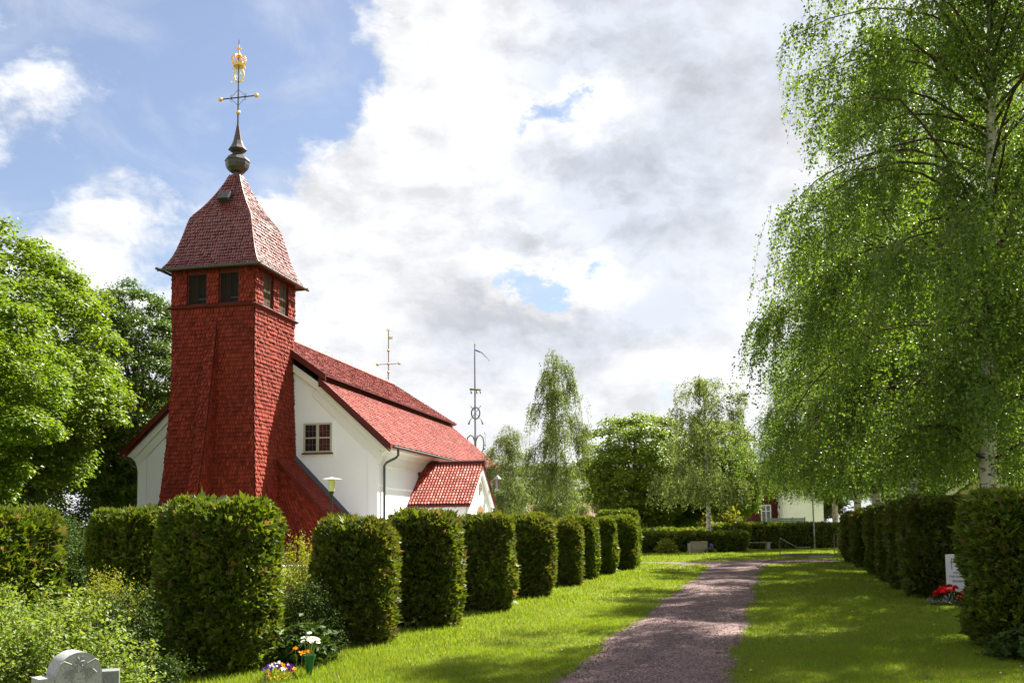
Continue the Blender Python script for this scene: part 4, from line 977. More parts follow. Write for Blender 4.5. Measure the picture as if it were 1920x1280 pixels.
for s in (1, -1):
    MB().tube([(0.05 - s * 0.46, -0.22 - 0.02 * s, 11.75), (0.05 + s * 0.46, -0.22 - 0.02 * s, 10.50)], 0.03, 5).build('arrow', M_BLUE, MP)
    MB().tube([(0.05 + s * 0.46, -0.22, 10.55), (0.05 + s * 0.62, -0.22, 10.12)], [0.03, 0.09], 5).build('tassel', M_WREATH, MP)
for s in (1, -1):
    MB().tube([(s * 0.02, -0.05, 7.9), (s * 0.05, -0.05, 8.7), (s * 0.2, -0.05, 9.1), (s * 0.42, -0.05, 9.22), (s * 0.66, -0.05, 9.0), (s * 0.74, -0.05, 8.5), (s * 0.66, -0.05, 7.9), (s * 0.35, -0.05, 7.3)], 0.055, 6).build('garland_loop', M_WREATH, MP)
MB().tube([(0.86, -0.3, 5.5), (0.86, -0.3, 9.3)], 0.02, 5).tube([(0.8, -0.3, 9.3), (0.9, -0.3, 9.5), (1.05, -0.3, 9.4)], 0.04, 5).build('side_rod', M_STEEL, MP)
for p in ((0.86, 8.3), (0.78, 8.0), (1.0, 7.6), (0.62, 7.6)): MB().ball((p[0], -0.3, p[1]), 0.07, 8, 6).build('bauble', M_BLACKM, MP)

# ------------------------------------------------------------------ trees
def place_tree(name, meshes, loc, rz, scale, label, cat, leafmat, barkmat, group=None):
    t = empty(name, loc, rz, label, cat, group); t.scale = scale if isinstance(scale, tuple) else (scale,) * 3
    def ob(n, me, mat):
        o = link(bpy.data.objects.new(n, me), t)
        if not me.materials: me.materials.append(mat)
        if me.materials[0] != mat: o.material_slots[0].link = 'OBJECT'; o.material_slots[0].material = mat
        return o
    ob('trunk', meshes['trunk'], barkmat); ob('branch', meshes['branches'], M_TWIG if barkmat == M_BIRCH else barkmat)
    if 'twigs' in meshes: ob('twig', meshes['twigs'], M_TWIG)
    ob('crown', meshes['leaves'], leafmat)
    return t
BA = birch(101, 18.5, 4.4, 156, 12000, 0.066, 2.0, 0.17, lpm=23, start=0.13, droop=0.72, dense_in=0.10, maxlen=1.45, wind=-0.03, grp=26)
BB = birch(102, 15.8, 4.4, 124, 8800, 0.071, 3.1, 0.19, lpm=21, start=0.14, droop=0.75, dense_in=0.10, maxlen=1.6, wind=-0.03, grp=26)
G1 = 'weeping birches in a row along the right of the path'
ROW = [((9.35, 18.6, 0), 0.4, (1.0, 1.0, 1.05), BA, 'nearest weeping birch, thick white trunk behind the near right hedge'),
       ((17.3, 30.0, 0), 0.9, (1.0, 1.0, 1.10), BB, 'tall birch behind the row at the right edge'),
       ((11.6, 27.0, 0), 2.2, (1.0, 1.0, 1.03), BB, 'second weeping birch of the row beyond the grave with red flowers'),
       ((14.1, 36.0, 0), 4.1, (1.04, 1.04, 0.98), BB, 'third weeping birch of the row, hanging over the far right hedges'),
       ((16.9, 46.0, 0), 1.3, (1.0, 1.0, 0.98), BB, 'fourth weeping birch of the row, near the steel lamp post'),
       ((20.0, 58.0, 0), 5.2, (1.0, 1.0, 0.95), BB, 'fifth and farthest weeping birch of the row, beyond the clipped far hedge')]
for loc, rz, sc, me, lab in ROW: place_tree('weeping_birch', me, loc, rz, sc, lab, 'birch', L_BIRCH, M_BIRCH, G1)
BC = birch(103, 10.4, 2.0, 46, 2300, 0.085, 1.5, 0.12, grp=26, lpm=17, dense_in=0.1, maxlen=2.0, tw=0.006)
BD = birch(104, 9.8, 3.0, 54, 2700, 0.085, 2.5, 0.14, grp=22, lpm=18, dense_in=0.1, maxlen=1.5, tw=0.006, start=0.24, droop=0.7)
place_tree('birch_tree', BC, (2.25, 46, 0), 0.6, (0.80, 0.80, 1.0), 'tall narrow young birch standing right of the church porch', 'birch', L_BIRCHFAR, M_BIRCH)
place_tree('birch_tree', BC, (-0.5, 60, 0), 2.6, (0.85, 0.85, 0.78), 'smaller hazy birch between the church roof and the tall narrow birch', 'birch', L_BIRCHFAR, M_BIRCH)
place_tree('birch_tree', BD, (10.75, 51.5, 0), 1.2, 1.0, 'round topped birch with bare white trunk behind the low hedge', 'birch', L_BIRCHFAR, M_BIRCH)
MA = broadleaf(201, 5.6, 7.2, 8.0, 600, 205, 0.172, (0.55, 1.0), 0.36, lob=0.12, inner=0.34)
MB_ = broadleaf(202, 3.9, 3.9, 4.6, 280, 190, 0.165, (0.5, 0.9), 0.26, lob=0.14, inner=0.3)
place_tree('maple_tree', MA, (-24.9, 43.5, 0), 0.3, (1.06, 1.06, 1.00), 'big sunlit maple left of the church, rounded crown reaching near the eaves', 'maple', L_MAPLE, M_BARK)
place_tree('maple_tree', MA, (-20.6, 31.5, 0), 2.0, (0.80, 0.80, 0.72), 'bright maple cut off by the left edge of the picture', 'maple', L_MAPLE, M_BARK)
place_tree('maple_tree', MA, (-24.4, 60, 0), 4.0, (0.92, 0.92, 1.08), 'darker maple seen between the big maple and the bell tower', 'maple', L_MAPLEX, M_BARK)
place_tree('maple_tree', MA, (-32.5, 50, 0), 3.0, (1.05, 1.05, 0.92), 'maple behind the big maple at the left edge', 'maple', L_MAPLE, M_BARK)
place_tree('maple_tree', MB_, (8.2, 62, 0), 0.9, (0.98, 0.98, 0.98), 'dense rounded maple between the two far birches', 'maple', L_MAPLED, M_BARK)
place_tree('maple_tree', MB_, (14.2, 63, 0), 3.3, (0.66, 0.66, 0.95), 'dense maple right of the white trunked birch, near the red house', 'maple', L_MAPLED, M_BARK)
place_tree('maple_tree', MB_, (11.6, 66, 0), 5.0, (0.9, 0.9, 0.80), 'dark maple hidden behind the white trunked birch', 'maple', L_MAPLED, M_BARK)
G2 = 'hazy trees far behind the churchyard'
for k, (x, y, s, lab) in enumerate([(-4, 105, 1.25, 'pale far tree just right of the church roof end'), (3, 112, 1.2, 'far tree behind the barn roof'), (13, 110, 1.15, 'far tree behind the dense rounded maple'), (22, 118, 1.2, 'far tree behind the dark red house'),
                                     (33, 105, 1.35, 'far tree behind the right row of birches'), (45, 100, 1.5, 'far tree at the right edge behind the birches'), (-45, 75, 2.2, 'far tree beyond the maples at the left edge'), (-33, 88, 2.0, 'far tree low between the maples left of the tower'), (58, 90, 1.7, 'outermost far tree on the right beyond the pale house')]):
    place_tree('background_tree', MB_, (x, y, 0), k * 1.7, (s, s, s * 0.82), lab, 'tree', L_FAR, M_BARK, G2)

# ------------------------------------------------------------------ clipped thuja hedges
T0 = thuja(301, 1.22, 1.10, 1.95, 31000, 0.076, lump=0.07)
T1 = thuja(302, 1.18, 1.05, 1.76, 22000, 0.085, lump=0.08)
T2 = thuja(303, 1.18, 1.05, 1.78, 21000, 0.088, lump=0.07)
T3 = thuja(304, 1.45, 1.30, 1.98, 26000, 0.088, lump=0.07)
def hedge(T, x, y, rz, sc, label, mat=None, group=None):
    t = empty('thuja_hedge', (x, y, 0), rz, label, 'hedge', group); t.scale = sc
    for n, me, m in (('inner_twigs', T[1], M_INNER), ('foliage', T[0], mat or L_THUJA)):
        o = link(bpy.data.objects.new(n, me), t)
        if not me.materials: me.materials.append(m)
        if me.materials[0] != m: o.material_slots[0].link = 'OBJECT'; o.material_slots[0].material = m
    return t
RZ = R(-15.6)
G3 = 'clipped thuja blocks in a row left of the path'
def blk(px, py, w, d):    # centre of a block from its near right corner
    return px - NP[0] * w / 2 + DP[0] * d / 2, py - NP[1] * w / 2 + DP[1] * d / 2
LEFT = [(-2.96, 10.25, T0, (1.0, 1.0, 1.0), 'largest thuja block, nearest the camera left of the path', L_THUJA),
        (-1.82, 12.65, T1, (1.0, 1.0, 1.0), 'second thuja block from the camera, right of the white flowers', L_THUJAB),
        (-1.02, 14.75, T2, (1.0, 1.0, 1.0), 'third thuja block from the camera in the left row', L_THUJAB),
        (-0.17, 17.30, T1, (1.0, 1.0, 1.0), 'fourth thuja block from the camera in the left row', L_THUJAB),
        (0.71, 20.70, T2, (1.0, 1.0, 0.99), 'fifth thuja block from the camera in the left row', L_THUJAB),
        (1.65, 24.20, T1, (1.0, 1.0, 0.99), 'sixth thuja block from the camera in the left row', L_THUJAB),
        (2.37, 26.90, T2, (0.95, 1.0, 0.98), 'seventh thuja block from the camera in the left row', L_THUJA),
        (3.18, 29.30, T1, (0.95, 1.0, 0.98), 'eighth thuja block from the camera in the left row', L_THUJA),
        (4.10, 32.10, T2, (1.0, 1.0, 1.0), 'ninth thuja block of the left row, before the taller last one', L_THUJA),
        (4.30, 33.90, T3, (1.0, 1.0, 1.03), 'last and tallest thuja block at the far end of the left row', L_THUJA)]
for i, (x, y, T, sc, lab, m) in enumerate(LEFT):
    a, b = blk(x, y, 1.18, 1.05); hedge(T, a, b, RZ + (math.pi if i % 4 > 1 else 0) + 0.09 * math.sin(i * 7), (sc[0] * (1 + 0.05 * math.sin(i * 5)), sc[1] * (1 + 0.06 * math.cos(i * 3)), sc[2] * (1 + 0.018 * math.sin(i * 11))), lab, m, G3)
hedge(T3, -5.72, 14.2, RZ, (0.80, 0.85, 0.93), 'thuja block half hidden behind the largest one, in front of the church wall', L_THUJA)
hedge(T3, -6.05, 11.0, RZ + 1.57, (0.9, 0.85, 0.91), 'thuja block cut off by the left edge above the leafy shrubs', L_THUJA)
hedge(T1, -8.2, 14.6, RZ, (1.1, 1.1, 1.0), 'thuja block behind the leafy shrubs beyond the left edge', L_THUJA)
G4 = 'clipped thuja blocks in a row right of the path'
def blkL(px, py, w, d): return px + NP[0] * w / 2 + DP[0] * d / 2, py + NP[1] * w / 2 + DP[1] * d / 2
RIGHT = [(5.78, 11.65, T3, (1.12, 1.15, 0.98), 'nearest thuja block on the right, cut off by the right edge'),
         (8.18, 19.5, T3, (0.95, 1.1, 1.03), 'dark thuja block behind the red flowers and white gravestone'),
         (8.85, 21.9, T3, (0.95, 1.15, 1.01), 'third thuja block of the right row, beyond the red flowers'),
         (9.65, 24.6, T1, (1.1, 1.3, 1.08), 'fourth thuja block of the right row'),
         (10.4, 27.4, T3, (0.9, 1.3, 1.0), 'fifth thuja block of the right row'),
         (11.5, 31.5, T2, (1.2, 1.9, 1.08), 'sixth, longer thuja block of the right row'),
         (12.6, 35.6, T1, (1.2, 2.2, 1.08), 'last thuja block of the right row, beside the timber step')]
for i, (x, y, T, sc, lab) in enumerate(RIGHT):
    w, d = (1.45, 1.3) if T is T3 else (1.18, 1.05)
    a, b = blkL(x, y, w * sc[0], d * sc[1]); hedge(T, a, b, RZ + (math.pi if i % 2 else 0), sc, lab, L_THUJAB if i > 0 else L_THUJA, G4)
# long low hedges far back, each one clipped wall of leaves
def long_hedge(seed, p0, p1, d, h, n, spray, label, mat):
    p0, p1 = Vector((*p0, 0)), Vector((*p1, 0)); L = (p1 - p0).length; c = (p0 + p1) / 2; a = math.atan2((p1 - p0).y, (p1 - p0).x)
    T = thuja(seed, L, d, h, n, spray, rc=0.3, rt=0.2, lump=0.07)
    t = empty('clipped_hedge', c, a, label, 'hedge')
    obj('inner_twigs', T[1], M_INNER, t); obj('foliage', T[0], mat, t)
long_hedge(311, (6.2, 50.0), (12.6, 50.6), 1.1, 1.02, 9000, 0.14, 'low clipped hedge behind the brown gravestone and round bush', L_HEDGE)
long_hedge(312, (4.5, 54.8), (11.6, 55.2), 1.1, 1.18, 9000, 0.14, 'low hedge in the second rank behind the round bush', L_HEDGE)
long_hedge(313, (11.6, 54.9), (19.6, 56.5), 1.4, 1.42, 12000, 0.14, 'long clipped hedge behind the park bench', L_HEDGE)

# ------------------------------------------------------------------ shrubs
def put_shrub(name, sh, x, y, rz, label, mat, cat='shrub', sc=(1, 1, 1), group=None):
    t = empty(name, (x, y, 0), rz, label, cat, group); t.scale = sc
    for n, me, m in (('leaves', sh[0], mat), ('stem', sh[1], M_TWIG)):
        o = link(bpy.data.objects.new(n, me), t)
        if not me.materials: me.materials.append(m)
        if me.materials[0] != m: o.material_slots[0].link = 'OBJECT'; o.material_slots[0].material = m
    return t
def clump_shrub(seed, rx, h, ncl, per, leaf, cl):
    m = broadleaf(seed, rx, h * 0.52, h * 0.50, ncl, per, leaf, cl, trunk_r=0.03, lob=0.14, inner=0.35, nbr=60)
    return m['leaves'], m['branches']
S1 = shrub(401, 0.95, 0.82, 1.02, 19000, 0.042, 52, 0.10)
S2 = shrub(402, 0.70, 0.70, 0.95, 9500, 0.038, 36, 0.09)
put_shrub('leafy_shrub', S1, -4.15, 8.3, 0.2, 'light green glossy leafed shrub above the carved gravestone', L_SHRUB)
put_shrub('leafy_shrub', S1, -4.9, 9.2, 2.0, 'light green leafy shrub at the left edge under the thuja', L_SHRUB, sc=(0.9, 0.9, 1.0))
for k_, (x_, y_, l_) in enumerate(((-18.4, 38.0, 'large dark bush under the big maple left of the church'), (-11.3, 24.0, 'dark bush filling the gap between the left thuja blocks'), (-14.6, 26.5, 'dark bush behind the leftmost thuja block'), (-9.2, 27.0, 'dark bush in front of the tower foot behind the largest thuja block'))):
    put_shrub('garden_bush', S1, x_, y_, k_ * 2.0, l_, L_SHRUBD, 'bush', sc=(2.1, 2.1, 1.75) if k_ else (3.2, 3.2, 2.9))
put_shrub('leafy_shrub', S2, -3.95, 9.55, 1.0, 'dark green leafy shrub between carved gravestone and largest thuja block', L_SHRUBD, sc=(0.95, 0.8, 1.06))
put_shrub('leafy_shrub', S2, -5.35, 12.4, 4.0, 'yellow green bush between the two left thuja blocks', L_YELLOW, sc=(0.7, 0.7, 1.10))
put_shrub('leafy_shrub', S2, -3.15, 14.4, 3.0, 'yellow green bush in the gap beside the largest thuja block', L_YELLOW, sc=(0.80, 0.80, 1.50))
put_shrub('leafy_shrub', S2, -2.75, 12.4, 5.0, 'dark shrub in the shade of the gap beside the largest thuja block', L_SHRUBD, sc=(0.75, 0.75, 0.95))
S3 = shrub(403, 0.42, 0.42, 0.48, 900, 0.11, 20, 0.06, 1.8)
put_shrub('peony_plant', S3, -2.50, 11.2, 0.0, 'dark leafy perennial plant behind the green vase of white flowers', L_SHRUBD, 'plant')
S4 = shrub(404, 0.55, 0.55, 0.72, 3500, 0.09, 40, 0.08, 1.5)
put_shrub('round_bush', S4, 8.0, 48.9, 0.0, 'small bright round bush before the low far hedge', L_YELLOW, 'bush')
put_shrub('leafy_shrub', S3, 5.95, 11.05, 1.0, 'low shrub with long leaves at the foot of the near right hedge', L_SHRUBD, sc=(0.9, 0.9, 0.75))
put_shrub('leafy_shrub', S2, 9.35, 17.2, 2.0, 'light shrub behind the white gravestone with red flowers', L_SHRUB, sc=(0.9, 0.9, 1.5))
for i, (x, y, s) in enumerate(((12.2, 58, 1.6), (13.6, 58.5, 1.9))):
    put_shrub('leafy_shrub', S4, x, y, i, ('bright bush left of' if i == 0 else 'bright bush right of') + ' the birch trunk behind the low hedge', L_YELLOW, sc=(s, s, s * 1.7))

# ------------------------------------------------------------------ graves, flowers
def strokes(mb, rows, y, rngs, hgt):
    for z, x0, x1 in rows:
        x = x0
        while x < x1:
            w = rngs.uniform(0.016, 0.026); k = rngs.integers(0, 4)
            mb.box((x, y - 0.003, z), (x + 0.005, y, z + hgt)); 
            if k != 1: mb.box((x + w - 0.007, y - 0.003, z), (x + w - 0.002, y, z + hgt))
            if k != 2: mb.box((x + 0.005, y - 0.0028, z + hgt - 0.005), (x + w - 0.007, y, z + hgt))
            if k in (0, 1, 2): mb.box((x + 0.005, y - 0.0027, z + hgt * 0.45), (x + w - 0.007, y, z + hgt * 0.45 + 0.004))
            x += w + 0.008 + (0.025 if rngs.uniform() < 0.12 else 0)
# carved stone at lower left
def arch_poly(w, h, sh, n=12):
    p = [(-w / 2, 0), (w / 2, 0), (w / 2, sh)]
    return p + [(w / 2 * math.cos(t), sh + (h - sh) * math.sin(t)) for t in np.linspace(0.0, math.pi, n)[1:-1]] + [(-w / 2, sh)]
gs = empty('gravestone', (-3.07, 6.62, 0), R(44), 'pale granite gravestone with rounded top and carved flower, bottom left', 'gravestone'); gs.scale = (0.86, 0.9, 1.0)
smooth_by_angle(MB().prism([(x, -0.10, z) for x, z in arch_poly(0.36, 0.79, 0.62, 18)], (0, 0.22, 0)).build('stone', M_GRANITE, gs), 30)
MB().box((-0.30, -0.085, 0.0), (0.17, 0.085, 0.632)).build('shoulder', M_GRANITE, gs)
MB().box((-0.42, -0.16, 0.0), (0.42, 0.16, 0.16)).build('base', M_GRANITE, gs)
cv = MB()
for s in (1, -1):
    for k in range(5):
        cv.tube([(s * (0.012 + t * (0.045 + 0.019 * k)), -0.103, 0.655 + 0.03 * math.sin(t * 2.4) * (1.5 - 0.1 * k) - t ** 2 * (0.10 - 0.016 * k)) for t in np.linspace(0, 1, 7)], 0.0045, 4)
    cv.tube([(s * 0.01, -0.103, 0.66), (s * 0.06, -0.103, 0.71), (s * 0.12, -0.103, 0.735), (s * 0.15, -0.103, 0.72)], 0.005, 4)
for k in range(6): a = k * math.pi / 3; cv.tube([(0, -0.103, 0.725), (0.035 * math.cos(a), -0.103, 0.725 + 0.035 * math.sin(a))], [0.004, 0.009], 5)
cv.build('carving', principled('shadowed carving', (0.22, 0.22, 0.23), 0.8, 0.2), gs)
g2 = empty('gravestone', (-3.38, 7.62, 0), R(20), 'small dark grey gravestone behind the carved one, bottom left', 'gravestone')
MB().box((-0.03, -0.07, 0), (0.19, 0.09, 0.50)).build('stone', M_GRANITED, g2); MB().box((-0.11, -0.09, 0), (-0.035, 0.08, 0.57)).build('stone_pillar', M_GRANITE, g2)
cb = MB()
for k in range(3): cb.tube([(0.08 + 0.03 * math.sin(t * 3 + k), -0.073, 0.28 + 0.16 * t) for t in np.linspace(0, 1, 6)], 0.004, 4)
cb.build('carving', M_GRANITE, g2)
# upright stone with cross at right
g3 = empty('gravestone', (8.70, 18.40, 0), R(-30), 'white upright gravestone with a cross beside the red flowers', 'gravestone')
MB().prism([(-0.21, -0.05, 0.14), (0.21, -0.05, 0.14), (0.21, -0.05, 0.93), (0.05, -0.05, 0.955), (-0.21, -0.05, 0.945)], (0, 0.10, 0)).build('stone', principled('polished pale granite', (0.60, 0.60, 0.62), 0.5, 0.35, var=0.5, vscale=40, col2=(0.46, 0.46, 0.48)), g3)
MB().box((-0.27, -0.11, 0.0), (0.27, 0.11, 0.14)).build('base', M_GRANITE, g3)
cs = MB(); cs.box((-0.106, -0.054, 0.66), (-0.094, -0.05, 0.88)); cs.box((-0.135, -0.0535, 0.79), (-0.107, -0.05, 0.80)); cs.box((-0.093, -0.0535, 0.79), (-0.065, -0.05, 0.80)); cs.build('engraved_cross', M_ENGRAVE, g3)
ins = MB(); rs = np.random.default_rng(4); strokes(ins, [(0.575, -0.08, 0.06), (0.50, -0.15, 0.17), (0.41, -0.10, 0.10)], -0.05, rs, 0.045); ins.build('inscription', M_ENGRAVE, g3)['kind'] = 'stuff'
def bloom_head(name, c, r, n, size, mat, parent, seed):
    rg = np.random.default_rng(seed); d = rand_unit(n, rg); d[:, 2] = np.abs(d[:, 2]) * 0.9
    P = np.array(c) + d * r * 0.35; L = size * rg.uniform(0.7, 1.2, n)
    return obj(name, kite_mesh(name, P, d + rg.normal(0, 0.3, (n, 3)), rand_unit(n, rg), L, L * 0.85, 0.2, 0.6), mat, parent)
bg = empty('begonia_plant', (8.36, 18.05, 0), 0, 'cluster of bright red flowers with silver leaves before white gravestone', 'flowers')
rb = np.random.default_rng(8)
for k in range(26):
    a, rr = rb.uniform(0, 6.28), math.sqrt(rb.uniform()) * 0.30
    bloom_head('flower', (rr * math.cos(a), rr * math.sin(a) * 0.8, 0.10 + 0.26 * (1 - (rr / 0.32) ** 2) + rb.uniform(-0.03, 0.04)), 0.05, 26, 0.045, L_RED, bg, 500 + k)
lv = rand_unit(260, rb); lv[:, 2] = np.abs(lv[:, 2]); obj('leaves', kite_mesh('leaves', lv * np.array([0.30, 0.26, 0.22]), lv + np.array([0, 0, 0.3]), rand_unit(260, rb), np.full(260, 0.08), np.full(260, 0.05)), L_SHRUBD, bg)
for k in range(5):
    a = rb.uniform(2.6, 6.0); c = np.array([0.34 * math.cos(a), 0.30 * math.sin(a), 0.06]); d = rand_unit(14, rb); d[:, 2] = np.abs(d[:, 2])
    obj('silver_leaf', kite_mesh('silver_leaf', np.repeat(c[None], 14, 0), d, rand_unit(14, rb), np.full(14, 0.11), np.full(14, 0.028)), L_SILVER, bg)
so_ = MB(); so_.lathe([(0.48, 0.004), (0.44, 0.012), (0.01, 0.02)], 16, (8.40, 18.1, 0)); tag(so_.build('flower_bed', M_EARTH), 'dark bare soil patch under the red flowers', 'soil')
# green vase with white flowers
vs_ = empty('flower_vase', (-2.24, 10.36, 0), 0, 'dark green pointed plastic grave vase in the grass', 'vase')
smooth_by_angle(MB().lathe([(0.015, 0.0), (0.03, 0.04), (0.058, 0.20), (0.062, 0.22), (0.070, 0.222), (0.070, 0.235), (0.058, 0.235), (0.05, 0.20)], 16).build('cone', principled('green plastic', (0.005, 0.10, 0.03), 0.25, 0.5), vs_), 40)
bq = empty('bouquet', (-2.24, 10.36, 0.20), 0, 'bunch of white daisies standing in the green vase', 'bouquet'); bq.scale = (0.85, 0.85, 0.8)
rb = np.random.default_rng(12); stm = MB()
for k in range(15):
    a, rr = rb.uniform(0, 6.28), math.sqrt(rb.uniform()) * 0.12; tip = (rr * math.cos(a) - 0.01, rr * math.sin(a), 0.25 + 0.03 * (1 - (rr / 0.12)) + rb.uniform(-0.05, 0.02)); 
    if k == 0: tip = (0.0, 0.0, 0.34)
    stm.tube([(0.02 * math.cos(a), 0.02 * math.sin(a), 0.0), (tip[0] * 0.6, tip[1] * 0.6, tip[2] * 0.6), tip], 0.003, 4)
    n = 14; an = np.linspace(0, 2 * math.pi, n, endpoint=False); up_ = unit(np.array([tip[0] * 2.0, tip[1] * 2.0 - 0.25, 0.6]))
    t1 = unit(np.cross(up_, [1, 0.3, 0])); t2 = np.cross(up_, t1); d = t1[None] * np.cos(an)[:, None] + t2[None] * np.sin(an)[:, None]
    fl_ = obj('flower', kite_mesh('flower', np.repeat(np.array(tip)[None], n, 0), d + up_ * 0.12, np.repeat(up_[None], n, 0), np.full(n, 0.036), np.full(n, 0.016), 0.1, 0.65), L_WHITE, bq)
    MB().ball(tuple(np.array(tip) + up_ * 0.004), 0.009, 8, 5).build('flower_centre', M_YEL, fl_)
stm.build('stem', principled('pale stems', (0.20, 0.24, 0.06), 0.6, 0.3), bq)
pz = empty('pansy_plant', (-2.52, 10.12, 0), 0, 'low violet, orange and white pansies at the foot of the largest thuja', 'flowers'); pz.scale = (0.72, 0.8, 0.9)
for k in range(34):
    x, y = rb.uniform(-0.16, 0.22), rb.uniform(-0.30, 0.28); m = (L_PURPLE, L_ORANGE, L_WHITE, L_PURPLE, L_ORANGE)[k % 5]
    bloom_head('flower', (x, y, 0.05 + rb.uniform(0, 0.14)), 0.02, 7, 0.042, m, pz, 600 + k)
lv = rand_unit(420, rb); lv[:, 2] = np.abs(lv[:, 2]); obj('leaves', kite_mesh('leaves', lv * np.array([0.22, 0.34, 0.12]), lv + np.array([0, 0, 0.3]), rand_unit(420, rb), np.full(420, 0.045), np.full(420, 0.025)), L_SHRUB, pz)
py_ = empty('poppy_plant', (-2.40, 10.55, 0), 0, 'three orange flowers between the pansies and the green vase', 'flowers')
for k, (x, z) in enumerate(((-0.04, 0.27), (0.04, 0.22), (0.10, 0.24))):
    fo_ = bloom_head('flower', (x, 0, z), 0.02, 10, 0.036, L_ORANGE, py_, 700 + k); MB().tube([(x * 0.4, 0.03, 0), (x, 0, z)], 0.003, 4).build('stem', principled('pale stems', (0.2, 0.24, 0.06)), py_)

# ------------------------------------------------------------------ lamp posts, railing, step, bench, far grave
lp = empty('lamp_post', (-5.81, 30, 0), 0, 'short black lamp post with flat white disc hat before the church wall', 'lamp post')
MB().tube([(0, 0, 0), (0, 0, 2.65)], 0.035, 10).build('pole', M_BLACKM, lp); MB().lathe([(0.05, 2.62), (0.07, 2.64), (0.07, 2.68), (0.10, 2.72)], 12).build('collar', M_BLACKM, lp)
lg = MB().lathe([(0.08, 2.70), (0.095, 2.74), (0.105, 3.07), (0.10, 3.10)], 16).build('lamp_glass', M_LAMPGLASS, lp); smooth_by_angle(lg, 40)
MB().lathe([(0.31, 3.10), (0.31, 3.115), (0.18, 3.14), (0.04, 3.165), (0.02, 3.19)], 24).build('lamp_hat', M_LAMPWHITE, lp)
for (x, y, h, lab) in ((17.8, 55.4, 4.6, 'slim grey steel post at the far end of the clipped hedge'), (12.45, 30.0, 4.2, 'slim grey steel post standing behind the right thuja row')):
    t = empty('steel_post', (x, y, 0), 0, lab, 'post'); MB().tube([(0, 0, 0), (0, 0, h)], [0.055, 0.04], 8).build('pole', M_STEEL, t); MB().lathe([(0.02, h), (0.16, h - 0.02), (0.17, h + 0.05), (0.12, h + 0.16), (0.02, h + 0.18)], 12).build('lamp_head', M_STEEL, t); MB().lathe([(0.10, 0.0), (0.10, 0.03), (0.06, 0.05)], 10).build('foot', M_STEEL, t)
ra = empty('handrail', (11.86, 41.7, 0), 0, 'thin metal handrail at the steps by the path end', 'railing')
MB().tube([(0, 0, 0.0), (0, 0, 0.84)], 0.020, 8).build('post', M_BLACKM, ra)
MB().tube([(0, 0, 0.84), (0.05, 0.04, 0.85), (0.95, 0.6, 0.43), (1.75, 1.2, 0.42)], 0.016, 8).build('rail', M_STEEL, ra); MB().tube([(1.75, 1.2, 0.0), (1.75, 1.2, 0.43)], 0.012, 6).build('post', M_BLACKM, ra)
MB().box((-0.08, -0.08, 0), (0.08, 0.08, 0.03)).build('foot', M_STONEKERB, ra)
stp = empty('timber_step', (13.0, 42.0, 0), R(2), 'low timber edged step beside the handrail', 'step')
MB().box((-0.88, -0.06, 0.0), (1.2, 0.06, 0.17)).build('timber', M_WOODGREY, stp); MB().box((0.2, -0.42, 0.0), (1.2, -0.1, 0.045)).build('slab', M_STONEKERB, stp); MB().box((-1.2, -0.42, 0.0), (-0.6, -0.08, 0.03)).build('slab', M_STONEKERB, stp)
stc = MB(); sk = empty('wire_frame', (14.25, 41.6, 0), 0, 'rusty trellis frame at the end of the right hedge row', 'trellis')
for x in (0.0, 0.16): stc.tube([(x, 0, 0), (x, 0, 1.05)], 0.018, 6)
for z in (0.3, 0.65, 1.0): stc.tube([(0, 0, z), (0.16, 0, z)], 0.012, 5)
stc.build('frame', M_WOODGREY, sk)
be = empty('park_bench', (13.75, 52.9, 0), R(2), 'low backless wooden bench before the clipped far hedge', 'bench')
for k in range(3): MB().box((-0.82, -0.20 + k * 0.14, 0.40), (0.82, -0.08 + k * 0.14, 0.44)).build('seat_plank', M_WOODGREY, be)
for s in (-1, 1): MB().box((s * 0.62 - 0.09, -0.19, 0.0), (s * 0.62 + 0.09, 0.19, 0.398)).build('leg', M_STONEKERB, be)
fg = empty('gravestone', (9.72, 49.25, 0), R(2), 'wide brown granite gravestone before the low far hedge', 'gravestone')
MB().box((-0.42, -0.10, 0.0), (0.48, 0.10, 0.60)).build('stone', M_BROWNSTONE, fg); MB().box((-0.55, -0.13, 0.0), (-0.425, 0.13, 0.50)).build('side_pillar', principled('lighter brown granite', (0.34, 0.29, 0.24), 0.7, 0.25), fg)
MB().box((-0.32, -0.112, 0.20), (0.36, -0.10, 0.42)).build('panel', principled('light carved panel', (0.34, 0.28, 0.23), 0.7, 0.2), fg)
ins = MB(); strokes(ins, [(0.34, -0.24, 0.28), (0.24, -0.28, 0.32)], -0.112, rs, 0.06); ins.build('inscription', M_LEAD, fg)['kind'] = 'stuff'
g5 = empty('gravestone', (6.35, 48.4, 0), R(5), 'small grey gravestone beside the last thuja block', 'gravestone'); MB().prism([(-0.17, -0.06, 0.07), (0.17, -0.06, 0.07), (0.17, -0.06, 0.42), (0.08, -0.06, 0.47), (-0.17, -0.06, 0.44)], (0, 0.12, 0)).build('stone', M_GRANITED, g5); MB().box((-0.22, -0.1, 0), (0.22, 0.1, 0.07)).build('base', M_GRANITED, g5)
lu = empty('lupin_plant', (10.35, 49.1, 0), 0, 'purple lupin beside the brown gravestone', 'flowers')
for k in range(2):
    P = np.stack([np.full(60, 0.10 * k) + rb.normal(0, 0.02, 60), rb.normal(0, 0.04, 60), rb.uniform(0.2, 0.48, 60)], axis=1); obj('flower_spike', kite_mesh('flower_spike', P, rand_unit(60, rb), rand_unit(60, rb), np.full(60, 0.03), np.full(60, 0.02)), L_PURPLE, lu)
